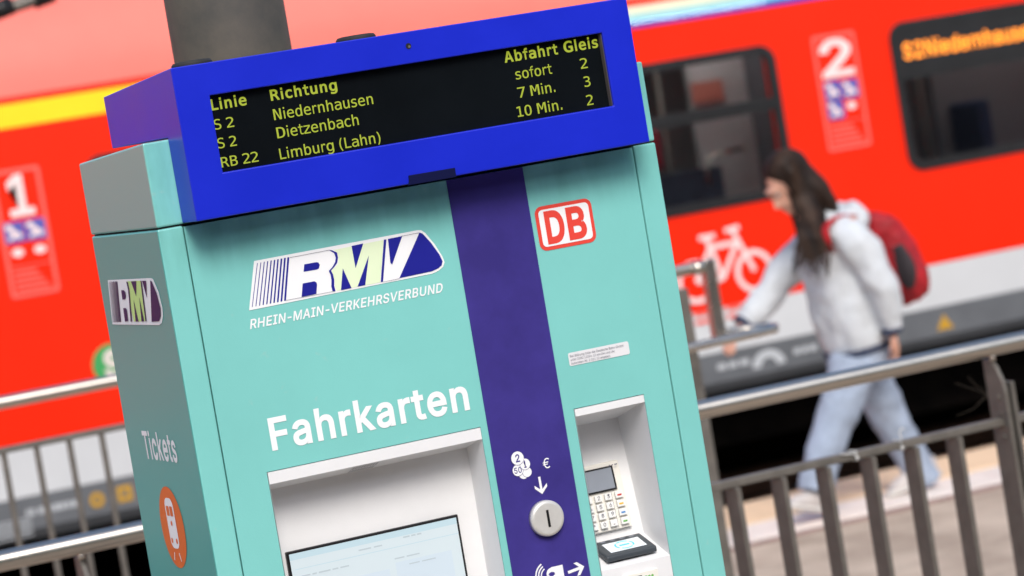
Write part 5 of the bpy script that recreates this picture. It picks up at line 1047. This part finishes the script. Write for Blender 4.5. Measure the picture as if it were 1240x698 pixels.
chain(b, [sh_n, el_n, wr_n], [.045, .038, .026]); chain(b, [sh_f, el_f, wr_f], [.045, .038, .026])
def hand(b, wr, d, palm_n, curl):
    """palm with five separate bent fingers; d = pointing direction, palm_n = direction the fingers curl to"""
    d = d.normalized(); pn = (palm_n-d*palm_n.dot(d)).normalized(); sd = d.cross(pn)
    pc = wr+d*.048
    for k in range(-2, 3): chain(b, [wr+sd*(.006*k), pc+sd*(.0125*k)+d*.02, pc+sd*(.015*k)+d*.042], [.015, .0135, .011], n=10)
    for k, (L, o) in enumerate(((.058, -.030), (.070, -.011), (.074, .009), (.062, .028))):
        base = wr+d*.088+sd*o; a = base; dir_ = d.copy(); pts = [a]
        for j in range(3):
            ang = curl*(j+.6)+.05*k; dir_ = (d*math.cos(ang)+pn*math.sin(ang)).normalized(); a = a+dir_*(L*(.42, .32, .26)[j]); pts.append(a)
        chain(b, pts, [.0098, .0092, .0085, .007], n=10, sub=3)
    th = wr+d*.03-sd*.03; chain(b, [wr+d*.02-sd*.012, th+d*.012-sd*.006+pn*.01, th+d*.04-sd*.012+pn*.022, th+d*.062-sd*.006+pn*.03], [.013, .0125, .010, .008], n=10, sub=3)
hand(b, wr_n+Vector((0, 0, 0)), J(1085, 428, -.20)-wr_n, Vector((-1, .3, 0)), .28)
hand(b, wr_f, J(884, 415, .2)-wr_f, Vector((.2, 0, -1)), .30)
b.build('body', SKIN, pe, remesh=.0055, sub=3)
# eyes
for s in (-1, 1):
    e = MB(); e.ell(hc+Rh @ Vector((-.076, s*.03, .008)), (.008, .011, .006), 12, 8, Rh); e.build('eye', mat('eye white', (.6, .58, .55), .2) if s < 0 else MATS['eye white'], pe, smooth=True)
# hoodie
b = MB()
chain(b, [J(985, 262), J(1003, 285), J(1012, 318), J(1024, 362), J(1033, 402), J(1038, 420)], [.075, .125, .150, .158, .150, .138], [.085, .185, .195, .195, .19, .18], n=26)
chain(b, [J(1012, 280, -.12), J(1034, 290, -.2), J(1056, 325, -.245), J(1070, 350, -.25), J(1076, 378, -.235), J(1080, 399, -.225)], [.085, .085, .072, .066, .060, .045], n=18)
chain(b, [J(1000, 285, .10), J(978, 300, .18), J(950, 330, .22), J(930, 358, .23), J(912, 380, .225), J(900, 392, .22)], [.085, .085, .074, .068, .058, .042], n=18)
chain(b, [J(1018, 250), J(1028, 268), J(1032, 285)], [.05, .075, .05], [.11, .13, .10], n=18)     # hood lying on the shoulders
rr = random.Random(5)
hd = b.build('hoodie', HOOD, pe, remesh=.009, sub=6); ruffle(hd, .13, .035, 1)
b = MB()
for (c, r1, r2, ax) in ((J(1080, 399, -.225), .047, .047, el_n-wr_n), (J(900, 392, .22), .044, .044, el_f-wr_f)):
    a = ax.normalized(); b = MB(); b.tube([c-a*.012, c+a*.010], r1, 22); b.build('cuff', HEM, pe, smooth=True)
b = MB(); a = (J(1033, 402)-J(1038, 420)).normalized(); b.tube([J(1038, 421)-a*.012, J(1038, 421)+a*.012], .142, 30, .184); b.build('hem_band', HEM, pe, smooth=True)
# jeans: wide legs, continuous at the hips
b = MB()
chain(b, [J(1037, 412), J(1040, 432), J(1040, 452)], [.125, .135, .12], [.165, .17, .165], n=24)
chain(b, [J(1034, 440, -.07), J(1022, 480, -.085), J(1008, 520, -.085), J(995, 560, -.08), J(988, 596, -.08)], [.112, .094, .082, .080, .076], [.105, .095, .088, .084, .08], n=22)
chain(b, [J(1048, 440, .07), J(1062, 475, .085), J(1082, 515, .09), J(1105, 556, .10), J(1122, 584, .10)], [.110, .090, .078, .074, .072], [.105, .095, .085, .08, .078], n=22)
jn = b.build('jeans', JEAN, pe, remesh=.009, sub=5); ruffle(jn, .10, .022, 1)
# shoes
def shoe(heel, toe, dy, name='shoe'):
    h, t_ = J(*heel, dy), J(*toe, dy); b = MB()
    up = Vector((0, 0, 1)); L = (t_-h)
    chain(b, [h+up*.045, h+L*.35+up*.05, h+L*.65+up*.036, h+L*.92+up*.022], [.042, .048, .036, .022], [.036, .040, .045, .034], n=18)
    chain(b, [h+L*.12+up*.06, h+L*.14+up*.10], [.045, .042], n=14)
    o = b.build(name, SHOE, pe, remesh=.006, sub=4)
    s_ = MB(); chain(s_, [h-L*.06+up*.012, h+L*.35+up*.012, h+L*.7+up*.012, h+L*1.02+up*.014], [.014, .015, .015, .012], [.036, .040, .048, .036], n=16); s_.build('sole', SOLE, o, smooth=True)
    for k in range(4):
        q = h+L*(.38+.08*k)+up*(.098-.013*k); l_ = MB(); l_.tube([q+Vector((0, -.028, -.01)), q, q+Vector((0, .028, -.01))], .0035, 6); l_.build('lace', WHITEP, o)
shoe((1009, 622), (952, 616), -.08); shoe((1133, 578), (1075, 603), .10)
# hair
b = MB()
b.ell(hc+Rh @ Vector((.044, 0, .034)), (.104, .090, .100), 22, 16, Rh); b.ell(hc+Rh @ Vector((.046, 0, -.01)), (.062, .092, .085), 22, 16, Rh)
chain(b, [hc+Rh @ Vector((.04, -.02, .0)), J(975, 245, -.05), J(985, 275, -.13), J(983, 300, -.16), J(984, 314, -.165)], [.085, .066, .036, .018, .007], [.07, .055, .035, .018, .008], n=18)
chain(b, [hc+Rh @ Vector((.05, .0, .03)), J(984, 230, -.02), J(1000, 246, -.04), J(1012, 260, -.06)], [.09, .070, .045, .016], [.075, .09, .08, .04], n=18)
chain(b, [hc+Rh @ Vector((.02, .05, .0)), J(966, 250, .06), J(972, 285, .08), J(974, 305, .09)], [.05, .045, .03, .012], n=14)
for k in range(30):
    s0 = Vector((rr.uniform(-.02, .09), rr.uniform(-.085, .05), rr.uniform(.0, .09)))
    e_u = rr.uniform(964, 1000); e_v = rr.uniform(284, 328)
    chain(b, [hc+Rh @ s0, J(rr.uniform(966, 992), 248, -.075+rr.uniform(-.02, .02)), J(rr.uniform(972, 1000), 282, -.165), J(e_u, e_v, -.19)], [.013, .010, .007, .003], n=7, sub=4)
hr = b.build('hair', HAIR, pe, remesh=.0058, sub=1)
b = MB()
for k in range(110):
    s0 = Vector((rr.uniform(-.03, .1), rr.uniform(-.09, .04), rr.uniform(.0, .10)))
    chain(b, [hc+Rh @ (s0*1.08), J(rr.uniform(962, 996), 250, -.085), J(rr.uniform(966, 1006), 285, -.19), J(rr.uniform(958, 1006), rr.uniform(296, 338), -.2)], [.004, .004, .0035, .0015], n=5, sub=4)
b.build('hair_strands', HAIR, pe, smooth=True)['kind'] = 'stuff'
# backpack worn on the back: its own thing
bp_ = thing('backpack', 'red backpack with dark grey side panel worn on the walking person', 'backpack', tuple(J(1090, 370)))
b = MB()
chain(b, [J(1040, 262), J(1060, 278), J(1080, 312), J(1092, 345), J(1094, 368)], [.03, .08, .11, .105, .045], [.08, .15, .165, .165, .11], n=26)
bb2 = b.build('bag_body', BAG, bp_, remesh=.01, sub=5); ruffle(bb2, .09, .04)
b = MB(); chain(b, [J(1074, 300, -.05), J(1086, 326, -.06), J(1088, 345, -.05)], [.035, .055, .03], [.13, .14, .12], n=20); b.build('side_panel', BAGG, bp_, remesh=.009, sub=4)
b = MB(); chain(b, [J(1035, 262, -.13), J(1016, 262, -.165), J(1000, 275, -.19), J(1001, 292, -.20), J(1006, 305, -.17)], [.006]*5, [.02]*5, n=12); b.build('shoulder_strap', BAG, bp_, smooth=True)
